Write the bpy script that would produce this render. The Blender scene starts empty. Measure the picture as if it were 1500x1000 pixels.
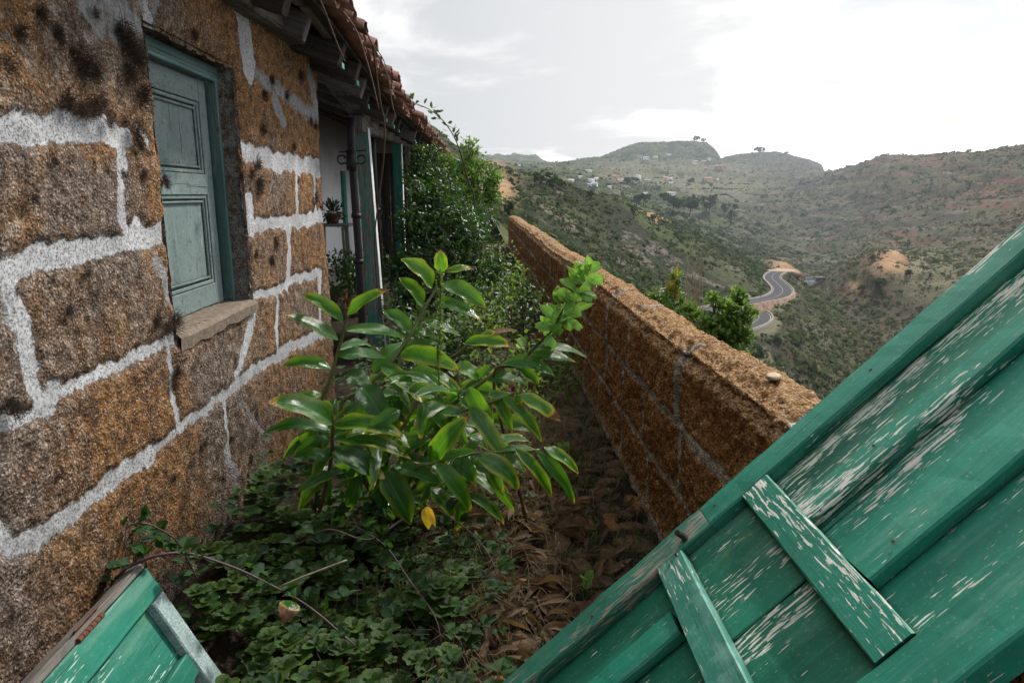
import bpy, math, random
import numpy as np
from mathutils import Vector, Matrix, Euler
random.seed(7); RNG = np.random.default_rng(7)
scene = bpy.context.scene
COL = scene.collection
R = math.radians
EYE = 1.65

# ------------------------------------------------------------------ camera
cam_d = bpy.data.cameras.new('camera'); cam = bpy.data.objects.new('camera', cam_d); COL.objects.link(cam)
cam.location = (0, 0, EYE); cam.rotation_euler = (R(90 - 12.13), 0, R(-2.52))
cam_d.sensor_width = 36; cam_d.lens = 24.0; cam_d.clip_start = 0.05; cam_d.clip_end = 8000
scene.camera = cam
ROT = np.array(cam.rotation_euler.to_matrix())

# survey helper: a direction seen from the viewpoint -> a place on a known plane
def ray(px, py):
    return ROT @ np.array(((px - 750) / 1000, -(py - 500) / 1000, -1.0))
def atY(px, py, Y):
    d = ray(px, py); t = Y / d[1]; return np.array((d[0] * t, Y, EYE + d[2] * t))
def atX(px, py, X):
    d = ray(px, py); t = X / d[0]; return np.array((X, d[1] * t, EYE + d[2] * t))
def atZ(px, py, Z):
    d = ray(px, py); t = (Z - EYE) / d[2]; return np.array((d[0] * t, d[1] * t, Z))

# ------------------------------------------------------------------ noise (numpy)
def _h(ix, iy, iz, s):
    h = (ix.astype(np.uint32) * np.uint32(374761393) + iy.astype(np.uint32) * np.uint32(668265263)
         + iz.astype(np.uint32) * np.uint32(2246822519) + np.uint32(s * 3266489917 & 0xffffffff))
    h = (h ^ (h >> np.uint32(13))) * np.uint32(1274126177)
    h = h ^ (h >> np.uint32(16))
    return (h & np.uint32(0xffffff)).astype(np.float64) / 0xffffff * 2 - 1
def vn(x, y, z=0.0, s=1):
    x, y, z = np.broadcast_arrays(np.asarray(x, float), np.asarray(y, float), np.asarray(z, float))
    fx, fy, fz = np.floor(x), np.floor(y), np.floor(z)
    ix, iy, iz = [(f.astype(np.int64) & 0xffffffff) for f in (fx, fy, fz)]
    u, v, w = x - fx, y - fy, z - fz
    u, v, w = [t * t * (3 - 2 * t) for t in (u, v, w)]
    r = 0
    for a in (0, 1):
        for b in (0, 1):
            for c in (0, 1):
                r = r + (u if a else 1 - u) * (v if b else 1 - v) * (w if c else 1 - w) * _h(ix + a, iy + b, iz + c, s)
    return r
def fbm(x, y, z=0.0, o=4, s=1, g=0.5):
    r = 0; a = 1.0; t = 0
    for i in range(o):
        f = 2.03 ** i
        r = r + a * vn(np.asarray(x) * f, np.asarray(y) * f, np.asarray(z) * f, s + i * 17); t += a; a *= g
    return r / t
def sstep(a, b, x):
    t = np.clip((x - a) / (b - a), 0, 1); return t * t * (3 - 2 * t)

# ------------------------------------------------------------------ objects
def link_mesh(name, verts, faces, mat, parent=None, uv=None, attrs=None, smooth=True, mats=None, midx=None):
    me = bpy.data.meshes.new(name)
    verts = np.asarray(verts, dtype=np.float32)
    if isinstance(faces, np.ndarray):
        n, k = faces.shape
        me.vertices.add(len(verts)); me.vertices.foreach_set('co', verts.ravel())
        me.loops.add(n * k); me.loops.foreach_set('vertex_index', faces.astype(np.int32).ravel())
        me.polygons.add(n)
        me.polygons.foreach_set('loop_start', np.arange(0, n * k, k, dtype=np.int32))
        me.polygons.foreach_set('loop_total', np.full(n, k, dtype=np.int32))
        me.update(calc_edges=True)
    else:
        me.from_pydata(verts.tolist(), [], faces)
    if smooth: me.polygons.foreach_set('use_smooth', np.ones(len(me.polygons), dtype=bool))
    if uv is not None:
        li = np.empty(len(me.loops), dtype=np.int32); me.loops.foreach_get('vertex_index', li)
        l = me.uv_layers.new(name='UVMap'); l.data.foreach_set('uv', np.asarray(uv, dtype=np.float32)[li].ravel())
    for k, v in (attrs or {}).items():
        a = me.attributes.new(k, 'FLOAT', 'POINT'); a.data.foreach_set('value', np.asarray(v, dtype=np.float32))
    for m in (mats or [mat]): me.materials.append(m)
    if midx is not None: me.polygons.foreach_set('material_index', np.asarray(midx, dtype=np.int32))
    me.update()
    o = bpy.data.objects.new(name, me); COL.objects.link(o)
    if parent is not None: o.parent = parent
    return o
def tag(o, label=None, cat=None, group=None, kind=None):
    if label: o['label'] = label
    if cat: o['category'] = cat
    if group: o['group'] = group
    if kind: o['kind'] = kind
    return o
def empty(name, loc=(0, 0, 0), label=None, cat=None, group=None):
    o = bpy.data.objects.new(name, None); COL.objects.link(o); o.location = loc; o.empty_display_size = .1
    return tag(o, label, cat, group)

class MB:
    """collects geometry (verts, faces, uv, float attributes) for ONE mesh"""
    def __init__(s, keys=()):
        s.v = []; s.f = []; s.uv = []; s.n = 0; s.keys = keys; s.a = {k: [] for k in keys}
    def add(s, v, f, uv=None, **kw):
        v = np.asarray(v, float); s.v.append(v); s.f.extend([[i + s.n for i in q] for q in f])
        s.uv.append(np.zeros((len(v), 2)) if uv is None else np.asarray(uv, float))
        for k in s.keys:
            s.a[k].append(np.broadcast_to(np.asarray(kw.get(k, 0.0), float), (len(v),)))
        s.n += len(v)
    def build(s, name, mat, parent=None, smooth=True, off=None, mats=None, midx=None):
        v = np.concatenate(s.v)
        if off is not None: v = v - np.asarray(off)
        f = s.f
        if f and all(len(q) == len(f[0]) for q in f): f = np.array(f)
        return link_mesh(name, v, f, mat, parent, np.concatenate(s.uv), {k: np.concatenate(x) for k, x in s.a.items()}, smooth, mats, midx)

def nrm(v):
    v = np.asarray(v, float); return v / (np.linalg.norm(v) + 1e-12)
def frame_of(ax, hint=(0, 0, 1)):
    ax = nrm(ax); h = np.asarray(hint, float)
    if abs(np.dot(ax, h)) > .97: h = np.array((1., 0, 0)) if abs(ax[0]) < .9 else np.array((0, 1., 0))
    u = nrm(np.cross(h, ax)); return u, np.cross(ax, u)

def plank(B, p0, p1, udir, w, t, jit=.0015, ch=.003, segs=None, seed=None, w1=None, sag=0.0, endj=.004, **kw):
    """a wooden member from p0 to p1: chamfered section w (along udir) x t, edges worn by noise; uv follows the grain"""
    p0 = np.asarray(p0, float); p1 = np.asarray(p1, float); L = np.linalg.norm(p1 - p0)
    ax = (p1 - p0) / L; u = np.asarray(udir, float); u = nrm(u - ax * np.dot(u, ax)); n = np.cross(ax, u)
    segs = segs or max(2, int(L / .04)); seed = seed if seed is not None else random.randint(0, 9999)
    c = ch; hw, ht = w / 2, t / 2
    sec = np.array([(-hw + c, -ht), (hw - c, -ht), (hw, -ht + c), (hw, ht - c), (hw - c, ht), (-hw + c, ht), (-hw, ht - c), (-hw, -ht + c)])
    per = np.cumsum([0] + [np.linalg.norm(sec[(i + 1) % 8] - sec[i]) for i in range(8)])
    # duplicate seam so uv does not wrap
    sec9 = np.vstack([sec, sec[:1]]); V = []; UV = []; off = np.array((seed * .37 % 50, seed * .71 % 50))
    for i in range(segs + 1):
        k = i / segs; f = 1 + ((w1 / w - 1) * k if w1 else 0)
        s = sec9.copy(); s[:, 0] *= f
        jn = vn(np.array([k * L / .06] * 9), np.array(list(range(8)) + [0]) * 3.7, seed * 1.3, 5)
        jm = vn(np.array([k * L / .06 + 40] * 9), np.array(list(range(8)) + [0]) * 3.7, seed * 1.3, 9)
        s[:, 0] += jn * jit; s[:, 1] += jm * jit
        e = np.zeros(9)
        if i in (0, segs): e = vn(np.array(list(range(8)) + [0]) * 1.7, seed * .9, i, 3) * endj
        P = p0 + ax * (k * L) + np.outer(s[:, 0], u) + np.outer(s[:, 1], n) + np.outer(e, ax) - np.array((0, 0, 1)) * sag * 4 * k * (1 - k)
        V.append(P); UV.append(np.stack([np.full(9, k * L), per], 1) + off)
    V = np.concatenate(V); UV = np.concatenate(UV); F = []
    for i in range(segs):
        for j in range(8):
            a = i * 9 + j; F.append([a, a + 1, a + 10, a + 9])
    m = len(V)
    V = np.vstack([V, V[:8], V[segs * 9:segs * 9 + 8]]); UV = np.vstack([UV, np.stack([sec[:, 1] * .2, sec[:, 0]], 1) + off, np.stack([sec[:, 1] * .2, sec[:, 0]], 1) + off])
    F.append(list(range(m + 7, m - 1, -1))); F.append(list(range(m + 8, m + 16)))
    B.add(V, F, UV, **kw)

def tube(B, pts, r0, r1=None, k=6, jit=0.0, cap=True, **kw):
    """a round stem through pts, radius r0 -> r1"""
    pts = np.asarray(pts, float); n = len(pts); r1 = r0 if r1 is None else r1
    T = np.gradient(pts, axis=0); V = []; UV = []; u = None; ln = 0
    for i in range(n):
        t = nrm(T[i])
        if u is None: u, w = frame_of(t)
        else: u = nrm(u - t * np.dot(u, t)); w = np.cross(t, u)
        if i: ln += np.linalg.norm(pts[i] - pts[i - 1])
        r = (r0 + (r1 - r0) * i / (n - 1)) * (1 + jit * random.uniform(-1, 1))
        for j in range(k):
            a = 2 * math.pi * j / k; V.append(pts[i] + r * (math.cos(a) * u + math.sin(a) * w)); UV.append((ln, j / k))
    F = [[i * k + j, i * k + (j + 1) % k, (i + 1) * k + (j + 1) % k, (i + 1) * k + j] for i in range(n - 1) for j in range(k)]
    if cap: F.append(list(range(k - 1, -1, -1))); F.append(list(range((n - 1) * k, n * k)))
    B.add(V, F, UV, **kw)
def spline(P, n=12):
    P = np.asarray(P, float)
    if len(P) == 2: return np.linspace(P[0], P[1], n)
    Q = np.vstack([2 * P[0] - P[1], P, 2 * P[-1] - P[-2]]); out = []
    for i in range(1, len(Q) - 2):
        for t in np.linspace(0, 1, n, endpoint=False):
            a, b, c, d = Q[i - 1:i + 3]
            out.append(.5 * ((2 * b) + (c - a) * t + (2 * a - 5 * b + 4 * c - d) * t * t + (3 * b - a - 3 * c + d) * t ** 3))
    out.append(P[-1]); return np.array(out)

PROF = {
    'lance': lambda t: np.sin(np.pi * np.clip(t, 0, 1) ** .8) ** .62,
    'ginger': lambda t: np.minimum(1, (np.clip(t, 0, 1) / .22)) ** .6 * np.clip((1 - t) / .38, 0, 1) ** .62 * (1 - .12 * t),
    'oval': lambda t: np.sqrt(np.clip(1 - (2 * t - 1) ** 2, 0, 1)),
    'ovate': lambda t: np.sin(np.pi * t ** .62) ** .8,
    'blade': lambda t: (1 - t) ** .6 * np.clip(t * 8, .35, 1),
}
LK = ('rnd', 'tip', 'yel')
def leaf(B, base, tip, nor, W, prof='lance', arch=.08, fold=.25, n=6, rnd=None, tip_=0.0, yel=0.0, wav=0.0, roll=0.0, twist=0.0, droop=0.0):
    base = np.asarray(base, float); tip = np.asarray(tip, float); A = tip - base; L = np.linalg.norm(A)
    ax = A / L; nor = np.asarray(nor, float); nor = nrm(nor - ax * np.dot(nor, ax)); side = np.cross(ax, nor)
    t = np.linspace(0, 1, n + 1); te = t * .985 + .008
    w = PROF[prof](te) * W / 2
    C = base + np.outer(t, A) + np.outer(arch * L * 4 * t * (1 - t), nor) - np.outer(droop * L * np.clip(t - .35, 0, 1) ** 2, (0, 0, 1))
    rnd = random.random() if rnd is None else rnd
    ph = random.uniform(0, 6.28)
    rows = []; uvs = []
    vs = (-1, -.5, 0, .5, 1) if n >= 6 else (-1, 0, 1)
    for v in vs:
        lift = fold * abs(v) + roll * v * v
        tw = twist * t * v
        z = w * (lift + tw) + (wav * W * np.sin(t * 13 + ph + v * 2) * abs(v) if wav else 0)
        rows.append(C + np.outer(w * v * (1 - .18 * abs(roll) * v * v), side) + np.outer(z, nor)); uvs.append(np.stack([t, np.full(n + 1, v * .5 + .5)], 1))
    m = len(vs); V = np.stack(rows, 1).reshape(-1, 3); UV = np.stack(uvs, 1).reshape(-1, 2)
    F = [[i * m + j, i * m + j + 1, (i + 1) * m + j + 1, (i + 1) * m + j] for i in range(n) for j in range(m - 1)]
    B.add(V, F, UV, rnd=rnd, tip=tip_, yel=yel)
def sleaf(B, base, ax, nor, L, W, rnd=None, yel=0.0, tip_=0.0, cup=.15):
    """small scatter leaf, 8 verts"""
    ax = nrm(ax); nor = np.asarray(nor, float); nor = nrm(nor - ax * np.dot(nor, ax)); s = np.cross(ax, nor); b = np.asarray(base, float)
    rnd = random.random() if rnd is None else rnd
    V = [b, b + ax * L * .3 - s * W * .46 + nor * cup * W, b + ax * L * .34, b + ax * L * .3 + s * W * .46 + nor * cup * W,
         b + ax * L * .7 - s * W * .38 + nor * cup * W * .7 , b + ax * L * .7 , b + ax * L * .7 + s * W * .38 + nor * cup * W * .7, b + ax * L - nor * cup * L * .5]
    B.add(V, [[0, 2, 1], [0, 3, 2], [1, 2, 5, 4], [2, 3, 6, 5], [4, 5, 7], [5, 6, 7]],
          [(0, .5), (.3, 0), (.34, .5), (.3, 1), (.7, 0), (.7, .5), (.7, 1), (1, .5)], rnd=rnd, yel=yel, tip=tip_)
def rdir(zb=0.0):
    v = np.array([random.gauss(0, 1) for _ in range(3)]); v[2] += zb; return nrm(v)

# ------------------------------------------------------------------ node materials
class M:
    def __init__(s, name):
        s.m = bpy.data.materials.new(name); s.m.use_nodes = True; s.t = s.m.node_tree; s.t.nodes.clear()
        s.out = s.t.nodes.new('ShaderNodeOutputMaterial'); s.c = {}
    def n(s, ty, ins=None, **pr):
        o = s.t.nodes.new('ShaderNode' + ty)
        for k, v in pr.items(): setattr(o, k, v)
        for k, v in (ins or {}).items():
            i = o.inputs[k]
            if hasattr(v, 'is_output') or isinstance(v, bpy.types.NodeSocket): s.t.links.new(v, i)
            else: i.default_value = v
        return o
    def pos(s): return s.n('NewGeometry').outputs['Position']
    def uv(s): return s.n('TexCoord').outputs['UV']
    def attr(s, k): return s.n('Attribute', attribute_name=k).outputs['Fac']
    def noise(s, vec, sc, det=4, ro=.6, dist=0.0): return s.n('TexNoise', {'Vector': vec, 'Scale': sc, 'Detail': det, 'Roughness': ro, 'Distortion': dist}).outputs['Fac']
    def voro(s, vec, sc, out='Distance', feat='F1', rnd=1.0): return s.n('TexVoronoi', {'Vector': vec, 'Scale': sc, 'Randomness': rnd}, feature=feat).outputs[out]
    def map(s, vec, sc=(1, 1, 1), loc=(0, 0, 0), rot=(0, 0, 0)): return s.n('Mapping', {'Vector': vec, 'Scale': sc, 'Location': loc, 'Rotation': rot}).outputs[0]
    def mr(s, v, a, b, c=0.0, d=1.0, smooth=False):
        o = s.n('MapRange', {'Value': v, 'From Min': a, 'From Max': b, 'To Min': c, 'To Max': d}); o.interpolation_type = 'SMOOTHSTEP' if smooth else 'LINEAR'; return o.outputs[0]
    def math(s, op, a, b=None, c=None):
        o = s.t.nodes.new('ShaderNodeMath'); o.operation = op
        for i, v in enumerate((a, b, c)):
            if v is None: continue
            if isinstance(v, bpy.types.NodeSocket): s.t.links.new(v, o.inputs[i])
            else: o.inputs[i].default_value = v
        return o.outputs[0]
    def mix(s, f, a, b, mode='MIX'):
        o = s.t.nodes.new('ShaderNodeMix'); o.data_type = 'RGBA'; o.blend_type = mode
        for i, v in ((0, f), (6, a), (7, b)):
            if isinstance(v, bpy.types.NodeSocket): s.t.links.new(v, o.inputs[i])
            else: o.inputs[i].default_value = v if i == 0 else ((*v, 1) if len(v) == 3 else v)
        return o.outputs[2]
    def ramp(s, f, stops, interp='LINEAR'):
        o = s.n('ValToRGB', {'Fac': f}); r = o.color_ramp; r.interpolation = interp
        while len(r.elements) < len(stops): r.elements.new(.5)
        for e, (p, c) in zip(r.elements, stops): e.position = p; e.color = (*c, 1) if len(c) == 3 else c
        return o.outputs[0]
    def bump(s, h, d=.01, st=1.0, nor=None):
        i = {'Height': h, 'Distance': d, 'Strength': st}
        if nor is not None: i['Normal'] = nor
        return s.n('Bump', i).outputs[0]
    def bsdf(s, col, ro=.8, nor=None, spec=.3, **kw):
        i = {'Base Color': col if isinstance(col, bpy.types.NodeSocket) else (*col, 1), 'Roughness': ro, 'Specular IOR Level': spec}
        if nor is not None: i['Normal'] = nor
        i.update(kw); return s.n('BsdfPrincipled', i).outputs[0]
    def done(s, sh): s.t.links.new(sh, s.out.inputs['Surface']); return s.m
MAT = {}

def mk_stone():
    m = M('tuff_stone'); p = m.pos()
    warp = m.noise(p, 30, 3, .6)
    big = m.noise(p, 3.2, 4, .6); mid = m.noise(p, 22, 5, .7); fine = m.noise(p, 130, 3, .7)
    v1 = m.voro(p, 95); v2 = m.voro(p, 210, 'Color')
    tone = m.attr('tone')
    c = m.ramp(m.math('ADD', m.math('MULTIPLY', big, .55), m.math('MULTIPLY', mid, .55)), [(.30, (.070, .040, .026)), (.45, (.165, .086, .042)), (.57, (.28, .135, .046)), (.75, (.37, .21, .088))])
    grey = m.ramp(mid, [(.3, (.085, .062, .052)), (.55, (.205, .155, .128)), (.75, (.34, .285, .25))])
    c = m.mix(m.mr(m.math('ADD', m.noise(p, 5.5, 4, .65), m.math('MULTIPLY', tone, .5)), .40, .74), c, grey)
    c = m.mix(m.mr(v1, .0, .35, .85, 0), c, m.mix(.5, c, (.03, .02, .015)))
    sp = m.n('SeparateColor', {'Color': v2}).outputs[0]
    c = m.mix(m.mr(sp, .80, .86, 0, .75), c, (.43, .36, .29))
    c = m.mix(m.mr(m.n('SeparateColor', {'Color': v2}).outputs[1], .72, .8, 0, .75), c, (.045, .03, .022))
    c = m.mix(m.mr(m.noise(p, 8.5, 5, .7), .54, .68, 0, .75), c, (.055, .038, .031))
    pit = m.voro(m.n('VectorMath', {0: p, 1: m.n('CombineXYZ', {'X': warp, 'Y': mid, 'Z': warp}).outputs[0]}, operation='ADD').outputs[0], 30)
    pm_ = m.mr(pit, .10, .26, 1, 0); c = m.mix(m.math('MULTIPLY', pm_, m.mr(m.noise(p, 11, 3, .6), .44, .56, 0, .8)), c, (.028, .019, .015))
    lc = m.mr(m.noise(p, 15, 6, .72, .3), .585, .615); c = m.mix(m.math('MULTIPLY', lc, m.mr(m.noise(p, 2.2, 2, .5), .45, .6, .15, .7)), c, m.mix(fine, (.13, .115, .105), (.40, .375, .35)))
    cf = m.mr(m.math('ADD', m.math('MULTIPLY', mid, .6), m.math('MULTIPLY', fine, .4)), .36, .64, .42, 1.42)
    c = m.mix(1.0, c, m.n('CombineColor', {'Red': cf, 'Green': cf, 'Blue': cf}).outputs[0], 'MULTIPLY')
    # mortar and plaster
    e = m.math('ADD', m.math('MULTIPLY', m.math('SUBTRACT', fine, .5), 1.6), m.math('MULTIPLY', m.math('SUBTRACT', warp, .5), 2.2))
    mm = m.mr(m.math('ADD', m.attr('mortar'), e), -.12, .16)
    mc = m.mix(m.mr(m.noise(p, 6, 3, .5), .35, .7), (.57, .585, .61), (.40, .41, .44))
    mc = m.mix(m.mr(m.noise(p, 120, 4, .75), .48, .60, 0, .9), mc, (.13, .115, .105))
    mc = m.mix(m.mr(m.noise(p, 18, 4, .7), .60, .7, 0, .5), mc, (.17, .14, .12))
    pm = m.mr(m.math('ADD', m.attr('plaster'), e), -.2, .45)
    pc = m.mix(m.mr(m.noise(p, 34, 5, .75), .35, .65), (.17, .165, .17), (.37, .37, .385))
    c = m.mix(pm, c, pc); c = m.mix(mm, c, mc)
    foot_dark = m.mr(m.n('SeparateXYZ', {'Vector': p}).outputs[2], .15, 1.0, .52, 1.0)  # stone colour gets darker towards the foot of the wall
    c = m.mix(1.0, c, m.n('CombineColor', {'Red': foot_dark, 'Green': foot_dark, 'Blue': foot_dark}).outputs[0], 'MULTIPLY')
    h = m.math('ADD', m.math('ADD', m.math('MULTIPLY', mid, .8), m.math('MULTIPLY', fine, .7)), m.math('MULTIPLY', v1, .7))
    h = m.math('MULTIPLY', h, m.mr(mm, 0, 1, 1, .14)); h = m.math('SUBTRACT', h, m.math('MULTIPLY', pm_, .5))
    return m.done(m.bsdf(c, .95, m.bump(h, .011, .85), .1))
def mk_parapet():
    m = M('rusty_tuff_block'); g = m.n('NewGeometry'); p = g.outputs['Position']
    big = m.noise(p, 2.5, 4, .6); mid = m.noise(p, 26, 5, .75); fine = m.noise(p, 110, 4, .75); v1 = m.voro(p, 85)
    c = m.ramp(m.math('ADD', m.math('MULTIPLY', big, .35), m.math('MULTIPLY', mid, .7)), [(.30, (.050, .021, .011)), (.46, (.21, .083, .030)), (.58, (.40, .18, .060)), (.74, (.56, .33, .14))])
    c = m.mix(m.mr(m.math('MULTIPLY', v1, m.mr(fine, .3, .7, .6, 1.4)), .12, .34, .85, 0), c, (.035, .018, .011))
    c = m.mix(m.mr(fine, .60, .7, 0, .7), c, (.55, .36, .19))
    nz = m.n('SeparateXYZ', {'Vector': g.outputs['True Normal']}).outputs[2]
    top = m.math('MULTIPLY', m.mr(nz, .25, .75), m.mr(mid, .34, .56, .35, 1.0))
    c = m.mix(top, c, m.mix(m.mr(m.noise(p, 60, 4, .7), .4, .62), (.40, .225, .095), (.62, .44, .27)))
    c = m.mix(m.mr(m.noise(p, 7, 5, .7), .60, .70, 0, .55), c, (.30, .25, .22))
    e = m.math('ADD', m.math('MULTIPLY', m.math('SUBTRACT', fine, .5), 1.4), m.math('MULTIPLY', m.math('SUBTRACT', mid, .5), 1.8))
    cf = m.mr(fine, .36, .62, .5, 1.35); c = m.mix(1.0, c, m.n('CombineColor', {'Red': cf, 'Green': cf, 'Blue': cf}).outputs[0], 'MULTIPLY')
    mm = m.mr(m.math('ADD', m.attr('mortar'), e), -.2, .4)
    mc = m.mix(m.mr(m.noise(p, 24, 5, .75), .4, .62), (.22, .19, .16), (.64, .55, .45))
    c = m.mix(m.math('MULTIPLY', mm, .92), c, mc)
    st = m.mr(m.noise(m.map(p, (1, 9, 1.1)), 2.2, 4, .6), .62, .72, 0, .5)     # pale wash running down
    c = m.mix(m.math('MULTIPLY', st, m.mr(nz, .3, .0)), c, (.42, .34, .24))
    h = m.math('ADD', m.math('ADD', m.math('MULTIPLY', mid, 1.0), m.math('MULTIPLY', fine, .8)), m.math('MULTIPLY', v1, .9))
    return m.done(m.bsdf(c, .95, m.bump(h, .022, 1.0), .1))
def mk_paint(name, base, dark, bare, chip=.5, ro=.5, pale=.0, bleach=.25, spec=.3, grime=.12):
    m = M(name); uv = m.uv(); p = m.pos()
    g1 = m.noise(m.map(uv, (1.5, 45, 1)), 1, 5, .65, .6); g2 = m.noise(m.map(uv, (5, 190, 1)), 1, 4, .7, .3)
    tone = m.noise(m.map(uv, (1.1, 5, 1)), 1, 4, .6); sp = m.noise(m.map(uv, (3, 9, 1)), 1, 5, .7, .5)
    c = m.mix(m.mr(tone, .3, .7), dark, base)
    c = m.mix(m.mr(g1, .55, .72, 0, .35), c, m.mix(.6, base, (.06, .30, .22)))
    c = m.mix(m.mr(g2, .54, .62, 0, .22), c, dark)
    c = m.mix(m.mr(m.noise(p, 5, 4, .6), .62, .80, 0, .3), c, (.15, .27, .06))              # algae
    c = m.mix(m.mr(m.math('ADD', m.noise(p, 9, 4, .7), pale), .66, .9, 0, bleach), c, (.20, .42, .36))  # bleached
    patch = m.mr(m.noise(m.map(uv, (1.3, 4.2, 1), (3, 7, 0)), 1, 3, .6), .38, .66)
    fl = m.noise(m.map(uv, (17, 150, 1)), 1, 3, .55, .35)
    cm = m.mr(m.math('ADD', fl, m.math('MULTIPLY', m.math('SUBTRACT', patch, .5), .34)), .715 - chip * .17, .722 - chip * .17)
    cb = m.mr(m.math('ADD', m.noise(m.map(uv, (2.0, 20, 1), (1, 2, 0)), 1, 6, .70, .4), m.math('MULTIPLY', m.math('SUBTRACT', patch, .5), .30)), .775 - chip * .17, .782 - chip * .17)
    cm = m.math('MAXIMUM', cm, cb)
    bc = m.mix(m.mr(m.noise(m.map(uv, (3, 150, 1)), 1, 4, .7), .40, .62), bare, tuple(x * .66 for x in bare))
    c = m.mix(cm, c, bc)
    crack = m.mr(m.noise(m.map(uv, (.8, 42, 1), (9, 4, 0)), 1, 3, .5, 1.2), .672, .688)
    c = m.mix(m.math('MULTIPLY', crack, .8), c, (.012, .016, .012))
    c = m.mix(m.mr(m.noise(m.map(uv, (.9, 7, 1), (4, 9, 0)), 1, 5, .7), .54, .72, 0, .55), c, m.mix(.62, base, (.30, .46, .40)))      # sun-faded streaks
    c = m.mix(m.mr(m.noise(p, 38, 5, .72), .52, .66, 0, grime), c, tuple(x * .45 for x in dark)); c = m.mix(m.mr(m.noise(p, 95, 4, .7), .58, .66, 0, grime * .8), c, bare)
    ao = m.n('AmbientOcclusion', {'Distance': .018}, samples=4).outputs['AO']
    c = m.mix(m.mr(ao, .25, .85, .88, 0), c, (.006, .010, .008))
    h = m.math('SUBTRACT', m.math('ADD', m.math('MULTIPLY', g1, .5), m.math('MULTIPLY', g2, .15)), m.math('ADD', m.math('MULTIPLY', cm, .30), m.math('MULTIPLY', crack, .8)))
    rr = m.math('ADD', m.mr(cm, 0, 1, ro, .85), m.mr(sp, .3, .7, -.08, .14))
    return m.done(m.bsdf(c, rr, m.bump(h, .0035, .9), spec))
def mk_wood(name, a, b, green=0.0):
    m = M(name); uv = m.uv(); p = m.pos()
    g1 = m.noise(m.map(uv, (2, 40, 1)), 1, 6, .7, .8); g2 = m.noise(m.map(uv, (6, 160, 1)), 1, 4, .7)
    c = m.ramp(g1, [(.3, a), (.62, b), (.8, tuple(min(1, x * 1.4) for x in b))])
    c = m.mix(m.mr(g2, .55, .7, 0, .6), c, tuple(x * .35 for x in a))
    c = m.mix(m.mr(m.noise(p, 9, 4, .7), .56, .72, 0, .5), c, tuple(x * .4 for x in a))
    if green:
        c = m.mix(m.mr(m.math('ADD', m.noise(m.map(uv, (6, 22, 1)), 1, 5, .7), green - .5), .46, .56), c, m.mix(m.mr(g1, .3, .7), (.03, .16, .13), (.08, .27, .22)))
    return m.done(m.bsdf(c, .85, m.bump(m.math('ADD', g1, g2), .006, .8), .2))
def mk_leaf(name, dark, light, ro=.36, trans=.3, veins=14, bright=(.30, .52, .06), spec=.5, var=1.0):
    m = M(name); uv = m.uv(); p = m.pos(); s = m.n('SeparateXYZ', {'Vector': uv}); u, v = s.outputs[0], s.outputs[1]
    rnd = m.attr('rnd'); tipa = m.attr('tip'); yel = m.attr('yel')
    c = m.mix(rnd, dark, light)
    c = m.mix(m.mr(m.noise(p, 34, 3, .6), .4, .7, 0, .5), c, tuple(x * .62 for x in dark))
    av = m.math('ABSOLUTE', m.math('SUBTRACT', v, .5))
    st = m.n('TexWave', {'Vector': m.n('CombineXYZ', {'X': m.math('ADD', m.math('MULTIPLY', u, 1.0), m.math('MULTIPLY', av, -.7)), 'Y': 0.0, 'Z': 0.0}).outputs[0], 'Scale': float(veins), 'Distortion': .4}).outputs['Fac']
    c = m.mix(m.mr(st, .55, 1, 0, .16), c, light)
    c = m.mix(m.mr(av, .010, .026, .45, 0), c, tuple(min(1, x * 1.9 + .03) for x in light))
    yz = m.math('MULTIPLY', yel, m.mr(m.math('ADD', m.math('ADD', av, m.math('MULTIPLY', u, .22)), m.math('MULTIPLY', m.noise(p, 22, 3, .6), .3)), .50, .66))
    c = m.mix(m.math('MULTIPLY', yz, .7), c, (.46, .44, .035))
    c = m.mix(m.mr(m.noise(p, 55, 4, .7), .70, .74, 0, .8), c, (.16, .09, .03))
    q = m.math('ADD', u, m.math('ADD', m.math('MULTIPLY', m.math('SUBTRACT', m.noise(p, 45, 4, .6), .5), .28), m.math('MULTIPLY', av, .12)))
    lim = m.math('SUBTRACT', 1.06, m.math('MULTIPLY', tipa, .5))
    c = m.mix(m.mr(m.math('SUBTRACT', q, lim), -.07, .0), c, (.55, .36, .04))
    bm = m.mr(m.math('SUBTRACT', q, lim), -.005, .035)
    c = m.mix(bm, c, m.mix(m.mr(m.noise(p, 70, 4, .7), .35, .65), (.115, .042, .018), (.33, .17, .09)))
    tc = m.mix(bm, m.mix(.55, m.mix(1.0, c, (2.2, 2.4, 1.0, 1), 'MULTIPLY'), bright), (.20, .08, .03))
    nb = m.bump(m.math('ADD', m.math('MULTIPLY', st, .6), m.math('MULTIPLY', m.noise(p, 60, 3, .6), .6)), .002, .5)
    sh = m.bsdf(c, m.mr(bm, 0, 1, ro, .8), nb, spec)
    tr = m.n('BsdfTranslucent', {'Color': tc, 'Normal': nb}).outputs[0]
    return m.done(m.n('MixShader', {0: trans, 1: sh, 2: tr}).outputs[0])
def mk_simple(name, a, b, sc=30, ro=.8, bd=.004, spec=.3, metal=0.0, sc2=4):
    m = M(name); p = m.pos(); n1 = m.noise(p, sc, 5, .7); n2 = m.noise(p, sc2, 3, .6)
    c = m.mix(m.mr(n1, .3, .7), a, b); c = m.mix(m.mr(n2, .5, .75, 0, .5), c, tuple(x * .5 for x in a))
    return m.done(m.bsdf(c, ro, m.bump(n1, bd, .8), spec, Metallic=metal))
MAT['stone'] = mk_stone(); MAT['parapet'] = mk_parapet()
MAT['door'] = mk_paint('weathered_green_paint', (.020, .245, .165), (.008, .125, .084), (.74, .74, .68), .33)
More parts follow.
